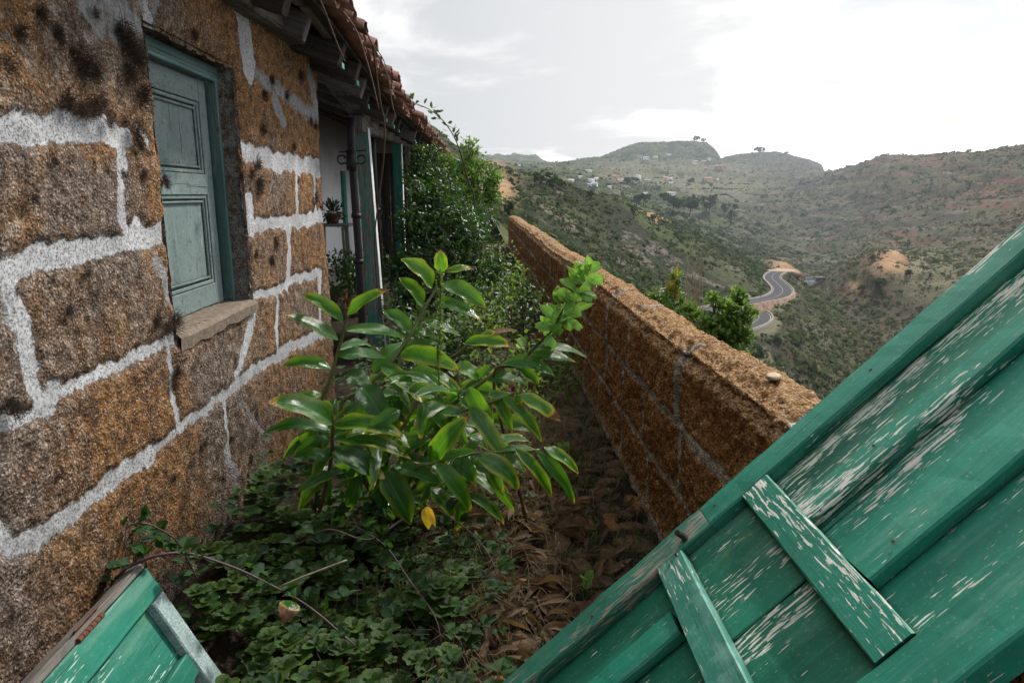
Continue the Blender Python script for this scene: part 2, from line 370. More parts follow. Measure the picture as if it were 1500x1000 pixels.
MAT['door_panel'] = mk_paint('flaked_green_paint', (.018, .205, .128), (.007, .092, .058), (.74, .74, .66), .47)
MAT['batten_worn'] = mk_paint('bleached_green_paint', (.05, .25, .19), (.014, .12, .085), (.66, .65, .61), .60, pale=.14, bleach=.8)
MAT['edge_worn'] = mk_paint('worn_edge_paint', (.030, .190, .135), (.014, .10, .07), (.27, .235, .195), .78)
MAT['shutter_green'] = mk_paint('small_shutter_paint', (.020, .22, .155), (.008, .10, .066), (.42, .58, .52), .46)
MAT['shutter_lichen'] = mk_simple('paint_under_grey_lichen', (.10, .22, .20), (.50, .56, .58), 150, .9, .004, .2, sc2=14)
MAT['window_paint'] = mk_paint('faded_blue_green_paint', (.195, .25, .25), (.135, .18, .18), (.36, .40, .40), .30, ro=.75, pale=-.02, bleach=.5, spec=.15, grime=.6)
MAT['window_frame'] = mk_paint('blue_green_frame_paint', (.10, .185, .18), (.04, .09, .09), (.20, .22, .20), .5, ro=.6, pale=-.1)
MAT['post_paint'] = mk_wood('post_with_flaked_green_paint', (.10, .085, .075), (.27, .245, .225), .50)
MAT['post_white'] = mk_simple('sunlit_edge_white', (.62, .64, .62), (.78, .80, .78), 60, .7)  # white that paints sunlight onto the posts' right sides
MAT['post_green'] = mk_wood('post_green_paint', (.09, .08, .07), (.22, .20, .19), .66)
MAT['wood_grey'] = mk_wood('grey_weathered_timber', (.055, .05, .046), (.20, .185, .17))
MAT['wood_dark'] = mk_wood('dark_old_timber', (.022, .018, .016), (.085, .072, .062))
MAT['wood_pale'] = mk_wood('pale_grey_timber', (.12, .11, .10), (.30, .28, .255))
MAT['tealtip'] = mk_simple('teal_paint', (.10, .33, .28), (.18, .45, .38), 50)
MAT['iron'] = mk_simple('rusty_dark_iron', (.010, .008, .010), (.03, .022, .022), 40, .6, .002, .4)
MAT['rust'] = mk_simple('rusty_hinge_iron', (.07, .026, .016), (.20, .085, .05), 70, .85, .003)
MAT['white'] = mk_simple('whitewashed_plaster', (.70, .73, .78), (.80, .82, .86), 12, .9, .004, .1)
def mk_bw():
    m = M('shaded_grimy_whitewash'); p = m.pos(); z = m.n('SeparateXYZ', {'Vector': p}).outputs[2]; n_ = m.noise(p, 1.6, 5, .65); f = m.noise(p, 14, 4, .7)
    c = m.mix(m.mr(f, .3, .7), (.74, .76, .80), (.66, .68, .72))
    c = m.mix(m.mr(m.math('ADD', z, m.math('MULTIPLY', n_, 1.0)), 2.1, 3.0, 0, .75), c, (.17, .165, .165))  # shade under the roof painted into the upper wall colour
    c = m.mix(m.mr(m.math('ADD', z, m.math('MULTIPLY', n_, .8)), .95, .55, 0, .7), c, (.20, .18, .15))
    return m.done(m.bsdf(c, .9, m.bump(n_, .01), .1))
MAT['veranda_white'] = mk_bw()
MAT['dark'] = mk_simple('dark_soffit_boards', (.02, .018, .017), (.05, .045, .04), 20)
MAT['lichen'] = mk_simple('dry_brown_lichen', (.022, .015, .012), (.10, .066, .050), 90, .95)
# ------------------------------------------------------------------ world and sun
w = bpy.data.worlds.new('World'); scene.world = w; w.use_nodes = True
nt = w.node_tree; nt.nodes.clear()
class WN(M):
    def __init__(s): s.t = nt
W = WN()
SUN_EL, SUN_AZ = R(44), R(38)           # azimuth clockwise from +Y
sky = W.n('TexSky', sky_type='NISHITA', sun_disc=False, sun_elevation=SUN_EL, sun_rotation=SUN_AZ, air_density=1.2, dust_density=1.5)
d = W.n('TexCoord').outputs['Generated']
sep = W.n('SeparateXYZ', {'Vector': d})
# cloud layer: project the view direction on a high flat deck
zz = W.math('ADD', W.math('MAXIMUM', sep.outputs[2], 0.0), .16)
cv = W.n('CombineXYZ', {'X': W.math('DIVIDE', sep.outputs[0], zz), 'Y': W.math('DIVIDE', sep.outputs[1], zz), 'Z': 0.0}).outputs[0]
n1 = W.noise(W.map(cv, (1, 1, 1), (9.9, 6.1, 0)), .55, 6, .52, .5)
n2 = W.noise(W.map(cv, (1, 1, 1), (3.3, 2.2, 0)), 1.5, 6, .55, .4)
def toward(px, py):
    v = nrm(ray(px, py)); return W.n('VectorMath', {0: d, 1: tuple(v)}, operation='DOT_PRODUCT').outputs['Value']
gl = toward(1330, 120); glow = W.mr(gl, .66, 1.0)
dk = W.mr(toward(760, -60), .84, .99, smooth=True)
dens = W.math('ADD', W.math('ADD', W.math('MULTIPLY', n1, .6), W.math('MULTIPLY', n2, .42)), W.math('MULTIPLY', dk, .11))
br = W.math('ADD', W.mr(dens, .43, .66, 1.30, .57, smooth=True), W.math('MULTIPLY', glow, .30))
fwd = W.n('VectorMath', {0: d, 1: (.45, .80, .40)}, operation='DOT_PRODUCT').outputs['Value']
br = W.math('MULTIPLY', br, W.mr(fwd, -.35, .62, .58, 1.08, smooth=True))
ccol = W.mix(W.mr(br, .5, 1.0), (.87, .935, 1.0), (1.0, 1.0, 1.0))
cl = W.n('Background', {'Color': ccol, 'Strength': br})
bg = W.n('Background', {'Color': sky.outputs[0], 'Strength': .10})
gap = W.mr(W.noise(W.map(cv, (1, 1, 1), (11.7, 3.1, 0)), .9, 4, .5, .4), .64, .74, 1.0, .78)
blue = W.math('MULTIPLY', W.mr(toward(1490, 30), .965, .998, smooth=True), W.mr(n2, .42, .56)); gap = W.math('MULTIPLY', gap, W.math('SUBTRACT', 1.0, W.math('MULTIPLY', blue, .42)))
mx = W.n('MixShader', {0: gap, 1: bg.outputs[0], 2: cl.outputs[0]})
wo = W.n('OutputWorld'); nt.links.new(mx.outputs[0], wo.inputs['Surface'])
sun_d = bpy.data.lights.new('sun', 'SUN'); sun_d.energy = 4.6; sun_d.angle = R(5); sun_d.color = (1, .95, .87)
sun = bpy.data.objects.new('sun', sun_d); COL.objects.link(sun); sun.location = (6, 10, 12)
sd = Vector((math.sin(SUN_AZ) * math.cos(SUN_EL), math.cos(SUN_AZ) * math.cos(SUN_EL), math.sin(SUN_EL)))
sun.rotation_euler = sd.to_track_quat('Z', 'Y').to_euler()
scene.view_settings.view_transform = 'Standard'; scene.view_settings.look = 'None'; scene.view_settings.exposure = 0
scene.render.engine = 'CYCLES'; scene.cycles.max_bounces = 6; scene.cycles.transparent_max_bounces = 8
scene.cycles.use_denoising = True

# ------------------------------------------------------------------ stone house
HX = -1.2                                   # face of the house wall
YC = 5.36                                   # far corner of the solid wall
house = empty('stone_house', (HX, 2.0, 0), 'old tuff stone house with whitewashed joints, shuttered window and sagging tiled veranda roof', 'house')
def hp(o):                                  # parent a mesh built in world coordinates
    o.parent = house; o.matrix_parent_inverse = Matrix.Translation(house.location).inverted(); return o
def onwall(pts): return [atX(x, y, HX)[1:] for x, y in pts]
WHITE = [  # (survey points, width in survey units)
 ([(-80,178),(0,183),(60,188),(125,188),(150,192)],46), ([(150,192),(172,200),(185,208)],34),
 ([(170,205),(178,240),(172,280),(172,320),(180,352)],17), ([(200,190),(212,205)],14),
 ([(-90,402),(0,390),(60,384),(110,372)],52), ([(110,372),(165,358),(242,340)],38), ([(185,352),(195,330)],26),
 ([(5,385),(22,430),(34,470),(42,520),(48,570),(62,600)],30), ([(62,600),(80,575)],44), ([(-90,655),(0,622),(62,603)],34),
 ([(75,585),(133,556),(186,522),(233,506),(262,495)],25), ([(240,505),(246,545),(251,590),(256,622)],9),
 ([(-100,880),(0,806),(67,777),(133,727),(187,684),(213,664)],40), ([(213,664),(247,632),(287,610),(330,574)],18),
 ([(330,574),(360,550),(400,522),(453,496),(475,484)],22), ([(327,570),(330,610),(335,662)],7),
 ([(367,455),(363,490),(352,530),(346,550)],16), ([(364,330),(420,326),(476,316)],24), ([(355,218),(400,236),(430,240),(472,247)],32),
 ([(365,435),(400,428),(423,413),(468,400)],17), ([(404,435),(405,470),(405,505)],8), ([(420,328),(422,370),(421,410)],9), ([(432,247),(433,317)],6), ([(460,247),(462,314)],5), ([(466,400),(468,478)],5),
 ([(346,-5),(356,40),(363,95)],22), ([(205,0),(218,30)],26), ([(363,300),(364,330)],14),([(-25,700),(-5,760),(0,800)],26),
]
GREY = [([(110,-20),(130,15),(140,30)],70), ([(150,0),(195,40)],55),([(170,30),(165,50)],40), ([(330,-20),(345,0)],40), ([(368,105),(400,130),(440,160),(458,170)],34), ([(398,150),(410,175)],30), ([(452,110),(462,160),(468,180)],18),
 ([(225,380),(240,430)],26), ([(350,590),(392,640)],8), ([(328,660),(345,700)],20), ([(228,-10),(215,30)],16), ([(0,420),(12,470)],30)]
def seglist(src):
    out = []
    for pts, wpx in src:
        P = onwall(pts)
        for a, b in zip(P[:-1], P[1:]):
            dpx = np.hypot(*(b - a)); vf = abs((b - a)[1]) / dpx; ka = .80 * (1 + (a[0] / 1.25 - 1) * vf ** 2); out.append((a, b, wpx * a[0] / 1000 * ka, wpx * b[0] / 1000 * ka))
    return out
def segfield(Y, Z, segs, soft):
    best = np.full(Y.shape, -9.0)
    for a, b, wa, wb in segs:
        dx, dz = b - a; L2 = dx * dx + dz * dz + 1e-9
        t = np.clip(((Y - a[0]) * dx + (Z - a[1]) * dz) / L2, 0, 1)
        ds = np.hypot(Y - a[0] - t * dx, Z - a[1] - t * dz)
        best = np.maximum(best, ((wa + (wb - wa) * t) / 2 - ds) / soft)
    return np.clip(best, -3, 2)
ys = np.concatenate([np.arange(-3, 1.2, .06), np.arange(1.2, 2.4, .0075), np.arange(2.4, YC + .001, .0095)])
ys[-1] = YC
zs = np.arange(-.06, 2.80, .0085)
Yg, Zg = np.meshgrid(ys, zs, indexing='ij')
wy = Yg + .03 * fbm(Yg * 9, Zg * 9, 0, 3, 3); wz = Zg + .03 * fbm(Yg * 9, Zg * 9, 5, 3, 4)
for y0 in np.arange(-2.8, .9, .75):
    for k, z0 in enumerate((.45, 1.05, 1.55, 2.05)): pass
extra = [(np.array((-3., z0)), np.array((.9, z0)), .07, .07) for z0 in (.42, .98, 1.45, 1.9, 2.4)]
mort = segfield(wy, wz, seglist(WHITE) + extra, .02); plas = segfield(wy, wz, [(a, b, wa * .7, wb * .7) for a, b, wa, wb in seglist(GREY)], .03)
WY0, WY1, WZ0, WZ1 = 2.665, 3.56, 1.11, 2.245
rough = .010 * fbm(Yg * 14, Zg * 14, 0, 4, 8, .6) + .005 * fbm(Yg * 70, Zg * 70, 0, 2, 18)
bulge = .009 * sstep(.2, -1.2, mort) + .004 * sstep(.0, -1, plas)
disp = rough * (1 - .55 * sstep(-.2, .4, mort)) + bulge + .014 * fbm(Yg * 2.1, Zg * 2.1, 2, 2, 31)
# open crack beside the sill and a hairline under the wall plate
ck = segfield(wy, wz, [(a, b, .016, .012) for a, b in zip(onwall([(362,455),(356,500),(346,535),(336,560)])[:-1], onwall([(362,455),(356,500),(346,535),(336,560)])[1:])] + [(onwall([(200,-5)])[0], onwall([(212,45)])[0], .02, .01)], .006)
disp -= .05 * sstep(-.3, .3, ck)
edge = np.minimum(np.minimum(Yg - WY0, WY1 - Yg), np.minimum(Zg - WZ0, WZ1 - Zg))  # >0 inside the opening
disp -= .012 * sstep(-.05, 0, edge) * sstep(.5, 0, np.abs(edge))
disp -= .03 * sstep(.06, 0, YC - Yg)
tone = fbm(Yg * 1.3, Zg * 1.3, 7, 3, 44) + .25 * sstep(3.2, 2.4, Yg) * sstep(1.5, 2.2, Zg)- .3 * sstep(4.0, 4.8, Yg)
V = np.stack([HX + disp, Yg, Zg], -1).reshape(-1, 3)
ny, nz = len(ys), len(zs); idx = np.arange(ny * nz).reshape(ny, nz)
F = np.stack([idx[:-1, :-1], idx[1:, :-1], idx[1:, 1:], idx[:-1, 1:]], -1).reshape(-1, 4)
ec = edge + .012 * fbm(Yg * 13, Zg * 13, 3, 3, 61)
keep = ~(ec.reshape(-1)[F].min(1) > 0)
F = F[keep]
# far return of the corner, and the reveal of the opening
def strip(B, A0, A1, n, m, seed, **kw):
    """rough patch spanned from line A0(p,q) to line A1(p,q)"""
    A0, A1 = np.asarray(A0, float), np.asarray(A1, float)
    s = np.linspace(0, 1, n + 1)[:, None, None]; t = np.linspace(0, 1, m + 1)[None, :, None]
    P = (A0[0] * (1 - s) + A0[1] * s) * (1 - t) + (A1[0] * (1 - s) + A1[1] * s) * t
    P = P.reshape(-1, 3); nn = nrm(np.cross(A0[1] - A0[0], A1[0] - A0[0]))
    P = P + np.outer(.006 * fbm(P[:, 0] * 15, P[:, 1] * 15, P[:, 2] * 15, 3, seed), nn)
    id_ = np.arange((n + 1) * (m + 1)).reshape(n + 1, m + 1)
    B.add(P, np.stack([id_[:-1, :-1], id_[1:, :-1], id_[1:, 1:], id_[:-1, 1:]], -1).reshape(-1, 4).tolist(), **kw)
RB = MB(('mortar', 'plaster', 'tone')); D = .17
c = lambda y, z, dx=0: (HX + dx, y, z)
strip(RB, (c(WY1 + .008, WZ0 - .02, .012), c(WY1 + .008, WZ1 + .02, .012)), (c(WY1 - .01, WZ0 - .02, -D), c(WY1 - .01, WZ1 + .02, -D)), 90, 14, 3, mortar=-2, plaster=.05, tone=.5)
strip(RB, (c(WY0 - .01, WZ1 + .01, .012), c(WY1 + .01, WZ1 + .01, .012)), (c(WY0 - .01, WZ1 + .01, -D), c(WY1 + .01, WZ1 + .01, -D)), 70, 14, 4, mortar=-2, plaster=-.3, tone=.4)
strip(RB, (c(WY0 - .012, WZ0 - .02, .012), c(WY0 - .012, WZ1 + .02, .012)), (c(WY0 - .012, WZ0 - .02, -D), c(WY0 - .012, WZ1 + .02, -D)), 90, 14, 5, mortar=-2, plaster=-1, tone=.3)
strip(RB, (c(YC, -.06, -.02), c(YC, 2.8, -.02)), (c(YC, -.06, -.55), c(YC, 2.8, -.55)), 200, 40, 6, mortar=-1, plaster=-1, tone=-.2)
base_n = len(V)
V = np.vstack([V] + RB.v); F = np.vstack([F, np.array(RB.f) + base_n])
A = {'mortar': np.concatenate([mort.ravel()] + RB.a['mortar']), 'plaster': np.concatenate([plas.ravel()] + RB.a['plaster']), 'tone': np.concatenate([tone.ravel()] + RB.a['tone'])}
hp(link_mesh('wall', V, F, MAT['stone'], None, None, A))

# sill, frame and shutter
def part(name, B, mat, parent=None, smooth=False):
    o = B.build(name, MAT[mat] if isinstance(mat, str) else mat, None, smooth)
    if parent is None: hp(o)
    else:
        o.parent = parent
    return o
sm = mk_simple('worn_sill_stone', (.11, .085, .065), (.26, .21, .165), 45, .9, .006, .2, sc2=9)
B = MB(); n0 = 40
gy = np.linspace(WY0 - .01, WY1 + .03, 60); gx = np.linspace(-.17, .028, 18)
GY, GX = np.meshgrid(gy, gx, indexing='ij')
Zs = WZ0 + .012 - .05 * (GX + .05) + .006 * fbm(GY * 9, GX * 9, 0, 3, 5) - .02 * sstep(.0, .028, GX) ** 2
P = np.stack([HX + GX, GY, Zs], -1).reshape(-1, 3); idq = np.arange(60 * 18).reshape(60, 18)
B.add(P, np.stack([idq[:-1, :-1], idq[1:, :-1], idq[1:, 1:], idq[:-1, 1:]], -1).reshape(-1, 4).tolist())
lo = P.reshape(60, 18, 3)[:, -1]; lo2 = lo + np.array((-.004, 0, -.045)) + np.outer(fbm(gy * 12, 3, 0, 3, 2) * .012, (0, 0, 1)); lo2[:, 0] -= .02 * 0
B.add(np.vstack([lo, lo2]), [[i, i + 1, 61 + i, 60 + i] for i in range(59)])
sill = part('window_sill', B, sm, smooth=True)
win = MB()
FX = HX - .105
plank(win, (FX, WY1 - .035, WZ0 + .01), (FX, WY1 - .035, WZ1), (0, 1, 0), .06, .07, .0015, .004)
plank(win, (FX, WY0 + .02, WZ0 + .01), (FX, WY0 + .02, WZ1), (0, 1, 0), .06, .07, .0015, .004)
plank(win, (FX + .004, WY0, WZ1 - .028), (FX + .004, WY1 - .01, WZ1 - .028), (0, 0, 1), .056, .075, .0015, .004)
plank(win, (FX + .03, WY0, WZ1 - .062), (FX + .03, WY1 - .03, WZ1 - .062), (0, 0, 1), .018, .03, .001, .004)
plank(win, (FX + .035, WY1 - .058, WZ0 + .01), (FX + .035, WY1 - .058, WZ1 - .06), (0, 1, 0), .012, .02, .001, .003)
frame = part('window_frame', win, 'window_frame')
sh = MB(); SX = FX - .02
y0, y1, z0, z1 = WY0 + .05, WY1 - .075, WZ0 + .018, WZ1 - .075
zm = z0 + (z1 - z0) * .545
for (a, b) in ((y0, y0 + .085), (y1 - .085, y1)):
    plank(sh, (SX, (a + b) / 2, z0), (SX, (a + b) / 2, z1), (0, 1, 0), .085, .034, .001, .003)
for zc, hgt in ((z0 + .05, .10), (zm, .095), (z1 - .05, .10)):
    plank(sh, (SX + .001, y0 + .086, zc), (SX + .001, y1 - .086, zc), (0, 0, 1), hgt, .033, .001, .003)
shutter = part('shutter', sh, 'window_paint', )
for pz0, pz1 in ((z0 + .1, zm - .047), (zm + .047, z1 - .1)):
    pb = MB(); pa, pc = y0 + .085, y1 - .085
    plank(pb, (SX - .008, (pa + pc) / 2, pz0), (SX - .008, (pa + pc) / 2, pz1), (0, 1, 0), pc - pa, .01, .0005, .001)
    for q, wq, tq in ((.010, .018, .010), (.032, .012, .006)):
        plank(pb, (SX + tq - .004, pa + q, pz0), (SX + tq - .004, pa + q, pz1), (0, 1, 0), wq, .012, .0006, .004)
        plank(pb, (SX + tq - .004, pc - q, pz0), (SX + tq - .004, pc - q, pz1), (0, 1, 0), wq, .012, .0006, .004)
        plank(pb, (SX + tq - .0035, pa + q, pz0 + q), (SX + tq - .0035, pc - q, pz0 + q), (0, 0, 1), wq, .012, .0006, .004)
        plank(pb, (SX + tq - .0035, pa + q, pz1 - q), (SX + tq - .0035, pc - q, pz1 - q), (0, 0, 1), wq, .012, .0006, .004)
    part('shutter_panel', pb, 'window_paint', shutter)

# lichen tufts on the stones
tuft_src = []
for k in range(5):
    B = MB()
    for i in range(150):
        dr = nrm((abs(random.gauss(.75, .4)), random.gauss(0, .75), random.gauss(-.1, .7))); L = random.uniform(.25, .75)
        p1 = dr * L * .6 + np.array([random.gauss(0, .06) for _ in range(3)]); p2 = p1 + dr * L * .4 + np.array([random.gauss(0, .14) for _ in range(3)])
        st = np.array((0, random.gauss(0, .32), random.gauss(0, .30)))
        tube(B, [st, st + p1, st + p2], .020, .006, 3, cap=False)
    o = B.build('lichen_tuft', MAT['lichen'], None); tuft_src.append(o)
TUF = [(125,95,20),(112,85,14),(85,50,13),(140,105,12),(185,58,20),(193,75,15),(205,85,14),(210,140,16),(135,158,16),(150,150,11),(80,238,9),(50,292,9),(240,262,7),(243,268,9),(258,470,15),(245,480,12),(230,470,12),(25,600,17),(12,590,12),(190,105,16),(175,45,12),(140,20,8),(285,52,9),(440,112,9),(420,140,7),(398,118,8),(378,240,9),(380,270,13),(368,255,8),(388,140,8),(462,290,8),(404,355,8),(398,382,8),(375,372,6),(455,178,6),(352,258,8),(318,190,4),(100,455,12),(128,400,8),(90,690,7),(260,545,12),(255,565,9),(300,650,8),(100,150,16),(120,160,14),(30,50,14),(12,100,14),(60,20,12),(160,180,10),(200,195,14),(205,215,10),(340,140,6),(385,190,8),(430,215,6),(462,185,6),(255,700,6),(180,255,7),(210,255,9)]
used = set()
for i, (x, y, r) in enumerate(TUF):
    if i < 5: o = tuft_src[i]
    else: o = tuft_src[i % 5].copy(); COL.objects.link(o)
    P = atX(x, y, HX + .022); s = r * P[1] / 1000 * 1.5
    o.parent = house; o.location = P - np.array(house.location); o.scale = (s * .8, s, s); o.rotation_euler = (random.uniform(0, 6.28), 0, 0)

# veranda: plate, beams, posts, poles, back wall, rafters, roof
def sag(Y): return float(np.interp(Y, [-3, 3.2, 4.2, 5.2, 6.9, 9, 14, 24], [.06, .03, .0, -.05, -.15, -.13, -.12, -.12]))
B = MB(); plank(B, (HX - .04, -3, 2.83), (HX - .04, 3.2, 2.78), (1, 0, 0), .17, .13, .004, .012)
plank(B, atX(300, -48, HX + .03), atX(472, 78, HX + .03), (1, 0, 0), .17, .17, .004, .012)
plank(B, atX(458, 66, HX + .02), atX(541, 180, HX - .0), (1, 0, 0), .15, .19, .005, .014)
part('wall_plate', B, 'wood_grey')
B = MB()
plank(B, atX(520, 181, HX), atX(603, 213, HX), (1, 0, 0), .13, .15, .006, .016, sag=-.02)
plank(B, atX(590, 198, HX), (HX, 22, 2.32), (1, 0, 0), .12, .14, .006, .014)
part('beam', B, 'wood_grey')
def at_axis(px, X, y0, y1):
    a = atX(px, y0, X); b = a.copy(); return a
# first post leans
p_top, p_bot = atX(529, 190, HX), atX(529, 190, HX).copy()
Yp = p_top[1]
B = MB(); b0 = atY(556, 540, Yp); plank(B, b0, atY(530, 186, Yp), (1, 0, 0), .165, .12, .003, .008, w1=.125)
p1 = part('post', B, 'post_paint')
B = MB(); plank(B, b0 + np.array((.088, 0, 0)), atY(530, 188, Yp) + np.array((.067, 0, 0)), (0, 1, 0), .118, .006, .001, .001)  # thin white strip standing in for sun on the post's right side
part('sunlit_face', B, 'post_white', p1)
for px, y_top, y_bot, wd, mat_ in ((581, 204, 470, .125, 'post_green'), (596, 212, 440, .085, 'wood_grey'), (617, 224, 420, .10, 'post_green'), (629, 232, 420, .09, 'wood_dark'), (638, 236, 410, .10, 'post_green')):
    t = atX(px, y_top, HX - .02); B = MB(); bt = t.copy(); bt[2] = -.05; bt[0] += random.uniform(.0, .03)
    plank(B, bt, t, (1, 0, 0), wd, wd, .003, .008); p = part('post', B, mat_)
    if mat_ == 'post_green' and px < 630:
        B = MB(); o2 = np.array((wd / 2 + .006, 0, 0)); plank(B, bt + o2, t + o2, (0, 1, 0), wd * .95, .006, .001, .001); part('sunlit_face', B, 'post_white', p)
for px, y0_, r, X in ((515, 172, .038, HX + .02), (547, 196, .037, HX - .08)):
    t = atX(px, y0_, X); B = MB(); b_ = t.copy(); b_[2] = -.05
    pp = np.linspace(b_, t, 14); pp[:, 0] += .012 * np.sin(np.linspace(0, 5, 14))
    tube(B, pp, r, r * .96, 12, .03)
    for zz_ in (.45, .63):
        m_ = b_ + (t - b_) * zz_; tube(B, [m_ - (0, 0, .02), m_ + (0, 0, .02)], r * 1.25, None, 12)
    part('iron_pole', B, 'iron', smooth=True)
    if X > HX:   # curled iron bracket clamped round pole and post
        B = MB(); z_ = atY(515, 232, t[1])
        def q(x, y): return atY(x, y, t[1] - .055)
        tube(B, spline([q(497, 223), q(515, 222), q(537, 220)], 8), .006, None, 6)
        for sx in (-1, 1):
            cx = 515
            tube(B, spline([q(cx + sx * 3, 246), q(cx + sx * 9, 239), q(cx + sx * 15, 240), q(cx + sx * 20, 236), q(cx + sx * 19, 229), q(cx + sx * 12, 228), q(cx + sx * 9, 232)], 6), .008, None, 6)
        tube(B, [q(515, 220), q(515, 250)], .046, .046, 10)
        part('curled_bracket', B, 'iron', smooth=True)
B = MB()
BX = -2.75
g = np.linspace(YC + .02, 26, 120); h = np.linspace(-.05, 3.3, 26); GY, GH = np.meshgrid(g, h, indexing='ij')
P = np.stack([BX + .012 * fbm(GY * 2, GH * 2, 0, 3, 5), GY, GH], -1).reshape(-1, 3); iq = np.arange(120 * 26).reshape(120, 26)
B.add(P, np.stack([iq[:-1, :-1], iq[1:, :-1], iq[1:, 1:], iq[:-1, 1:]], -1).reshape(-1, 4).tolist())
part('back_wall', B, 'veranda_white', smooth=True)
for px, wd in ((505, .16), (562, .10)):
    B = MB(); t = atX(px, 300, BX + .03); hw_ = wd * .8
    plank(B, (BX + .03, t[1], 0), (BX + .03, t[1], 2.1), (0, 1, 0), wd * 1.6, .05, .002, .004); part('door_jamb', B, 'post_green')
B = MB()
for k in range(9): plank(B, (-2.2 + k * .105, 15 + .02 * (k % 2), 0), (-2.2 + k * .105, 15 + .02 * (k % 2), 2.5), (1, 0, 0), .103, .03, .002, .004)
part('added_dark_planks', B, 'wood_dark')  # dark boards added to stand for the darkness beyond the white wall
EX = -.83; SL = .36                          # eave line and pitch
def roofz(x, Y): return 2.60 + sag(Y) + (EX - x) * SL
ry = [3.05, 3.62, 4.17, 4.67, 5.18, 5.75, 6.25, 6.78, 7.4, 8.1, 8.8, 9.5, 10.2, 11, 11.8, 12.6, 13.4, 14.3, 15.2]
ry = [-2.5, -1.7, -.9, -.1, .7, 1.5, 2.3] + ry
for i, Y in enumerate(ry):
    x0 = EX - .06 + random.uniform(-.05, .03) - (.1 if i % 4 == 1 else 0)
    z_ = roofz(x0, Y) - .085; B = MB()
    yj = Y + random.uniform(-.03, .03)
    plank(B, (-3.1, Y, roofz(-3.1, Y) - .085), (x0, yj, z_), (0, 1, 0), .095, .15, .004, .010)
    rf = part('rafter', B, 'wood_grey' if i % 3 == 0 else 'wood_dark')
    if Y > 4.5 and i % 5 != 2:
        B = MB(); plank(B, (x0 + .001, yj - .036, z_ - .058), (x0 + .001, yj + .036, z_ - .058), (0, 0, 1), .034, .006, .001, .001); part('painted_end', B, 'tealtip', rf)
B = MB()
yy = np.arange(-3, 26, .25)
for x0_, x1_ in ((-3.2, EX - .02),):
    for a, b in zip(yy[:-1], yy[1:]):
        v = [(x0_, a, roofz(x0_, a) + .0), (x1_, a, roofz(x1_, a) + .0), (x1_, b, roofz(x1_, b) + .0), (x0_, b, roofz(x0_, b) + .0)]
        B.add(v + [(q0, q1, q2 + .022) for q0, q1, q2 in v], [[3, 2, 1, 0], [4, 5, 6, 7], [1, 2, 6, 5]])
part('roof_boards', B, 'dark')
for xb in (EX - .13, EX - .33):                           # tile battens seen from below, one broken
    B = MB(); Y = -2.6
    while Y < 16:
        L = random.uniform(1.6, 2.8); plank(B, (xb + random.uniform(-.02, .02), Y, roofz(xb, Y) - .012), (xb, Y + L, roofz(xb, Y + L) - .012), (1, 0, 0), .05, .02, .002, .004); Y += L + .02
    part('batten', B, 'wood_grey')
mt = M('weathered_clay_tile'); p = mt.pos(); a1 = mt.noise(p, 14, 5, .7); a2 = mt.noise(p, 5, 3, .6); rn = mt.attr('rnd')
c = mt.mix(rn, (.13, .062, .046), (.28, .145, .108)); c = mt.mix(mt.mr(a1, .5, .68, 0, .7), c, (.12, .09, .075)); c = mt.mix(mt.mr(a2, .56, .7, 0, .7), c, (.42, .37, .32))
MAT['tile'] = mt.done(mt.bsdf(c, .9, mt.bump(mt.noise(p, 60, 4, .7), .006, .9), .2))
B = MB(('rnd',))
def barrel(x0, Y, L, r, up, tilt, rr, z0):
    n, k = 5, 8; V = []; T = .013; x1 = x0 - L
    yaw = random.uniform(-.05, .05)
    for lay in (0, 1):
        for i in range(n + 1):
            x = x0 - L * i / n; f = 1 - .14 * i / n if up else 1 - .14 * (1 - i / n)
            for j in range(k + 1):
                a = math.pi * j / k; R_ = (r * f - (T if lay else 0)); zc = R_ * math.sin(a) * .82
                V.append((x + .008 * random.uniform(-1, 1) * (i == 0), Y + (x0 - x) * yaw + R_ * math.cos(a), z0 + (x0 - x) * SL + (zc if up else r * .75 - zc)))
    F = []; m = (n + 1) * (k + 1)
    for i in range(n):
        for j in range(k):
            a = i * (k + 1) + j; F.append([a, a + 1, a + k + 2, a + k + 1]); F.append([m + a, m + a + k + 1, m + a + k + 2, m + a + 1])
    for j in range(k): F.append([j, m + j, m + j + 1, j + 1])
    for i in range(n):
        a = i * (k + 1); F.append([a, a + k + 1, m + a + k + 1, m + a]); a += k; F.append([a, m + a, m + a + k + 1, a + k + 1])
    B.add(V, F, rnd=rr)
Y = -2.9
while Y < 19:
    sgap = .225 + random.uniform(-.012, .012)
    for rowi in range(3 if Y < 9 else 2):
        xr = EX + .10 - rowi * .36 + random.uniform(-.035, .035)
        z_ = roofz(xr, Y) + .03 + rowi * .004
        barrel(xr - .02, Y + sgap / 2, .44, .085, False, 0, random.random(), z_ + random.uniform(-.006, .006))
        if not (rowi == 0 and random.random() < .07): barrel(xr + random.uniform(-.02, .06), Y, .44, .09, True, 0, random.random(), z_ + .052 + random.uniform(-.008, .012))
    Y += sgap
part('roof_tiles', B, 'tile', smooth=True)
# ------------------------------------------------------------------ parapet wall
PX, PT = .87, .30
para = None
ysP = [-2.5]
while ysP[-1] < 22.5: ysP.append(ysP[-1] + (.05 if ysP[-1] < 1.2 else max(.0085, .0026 * ysP[-1])))
ysP = np.array(ysP)
s_in = np.arange(0, 1.0, .0095); s_top = np.arange(1.0, 1.0 + PT, .011); s_out = np.linspace(1.0 + PT, 1.0 + PT + 1.6, 30)
sP = np.concatenate([s_in, s_top, s_out])
YP, SP = np.meshgrid(ysP, sP, indexing='ij')
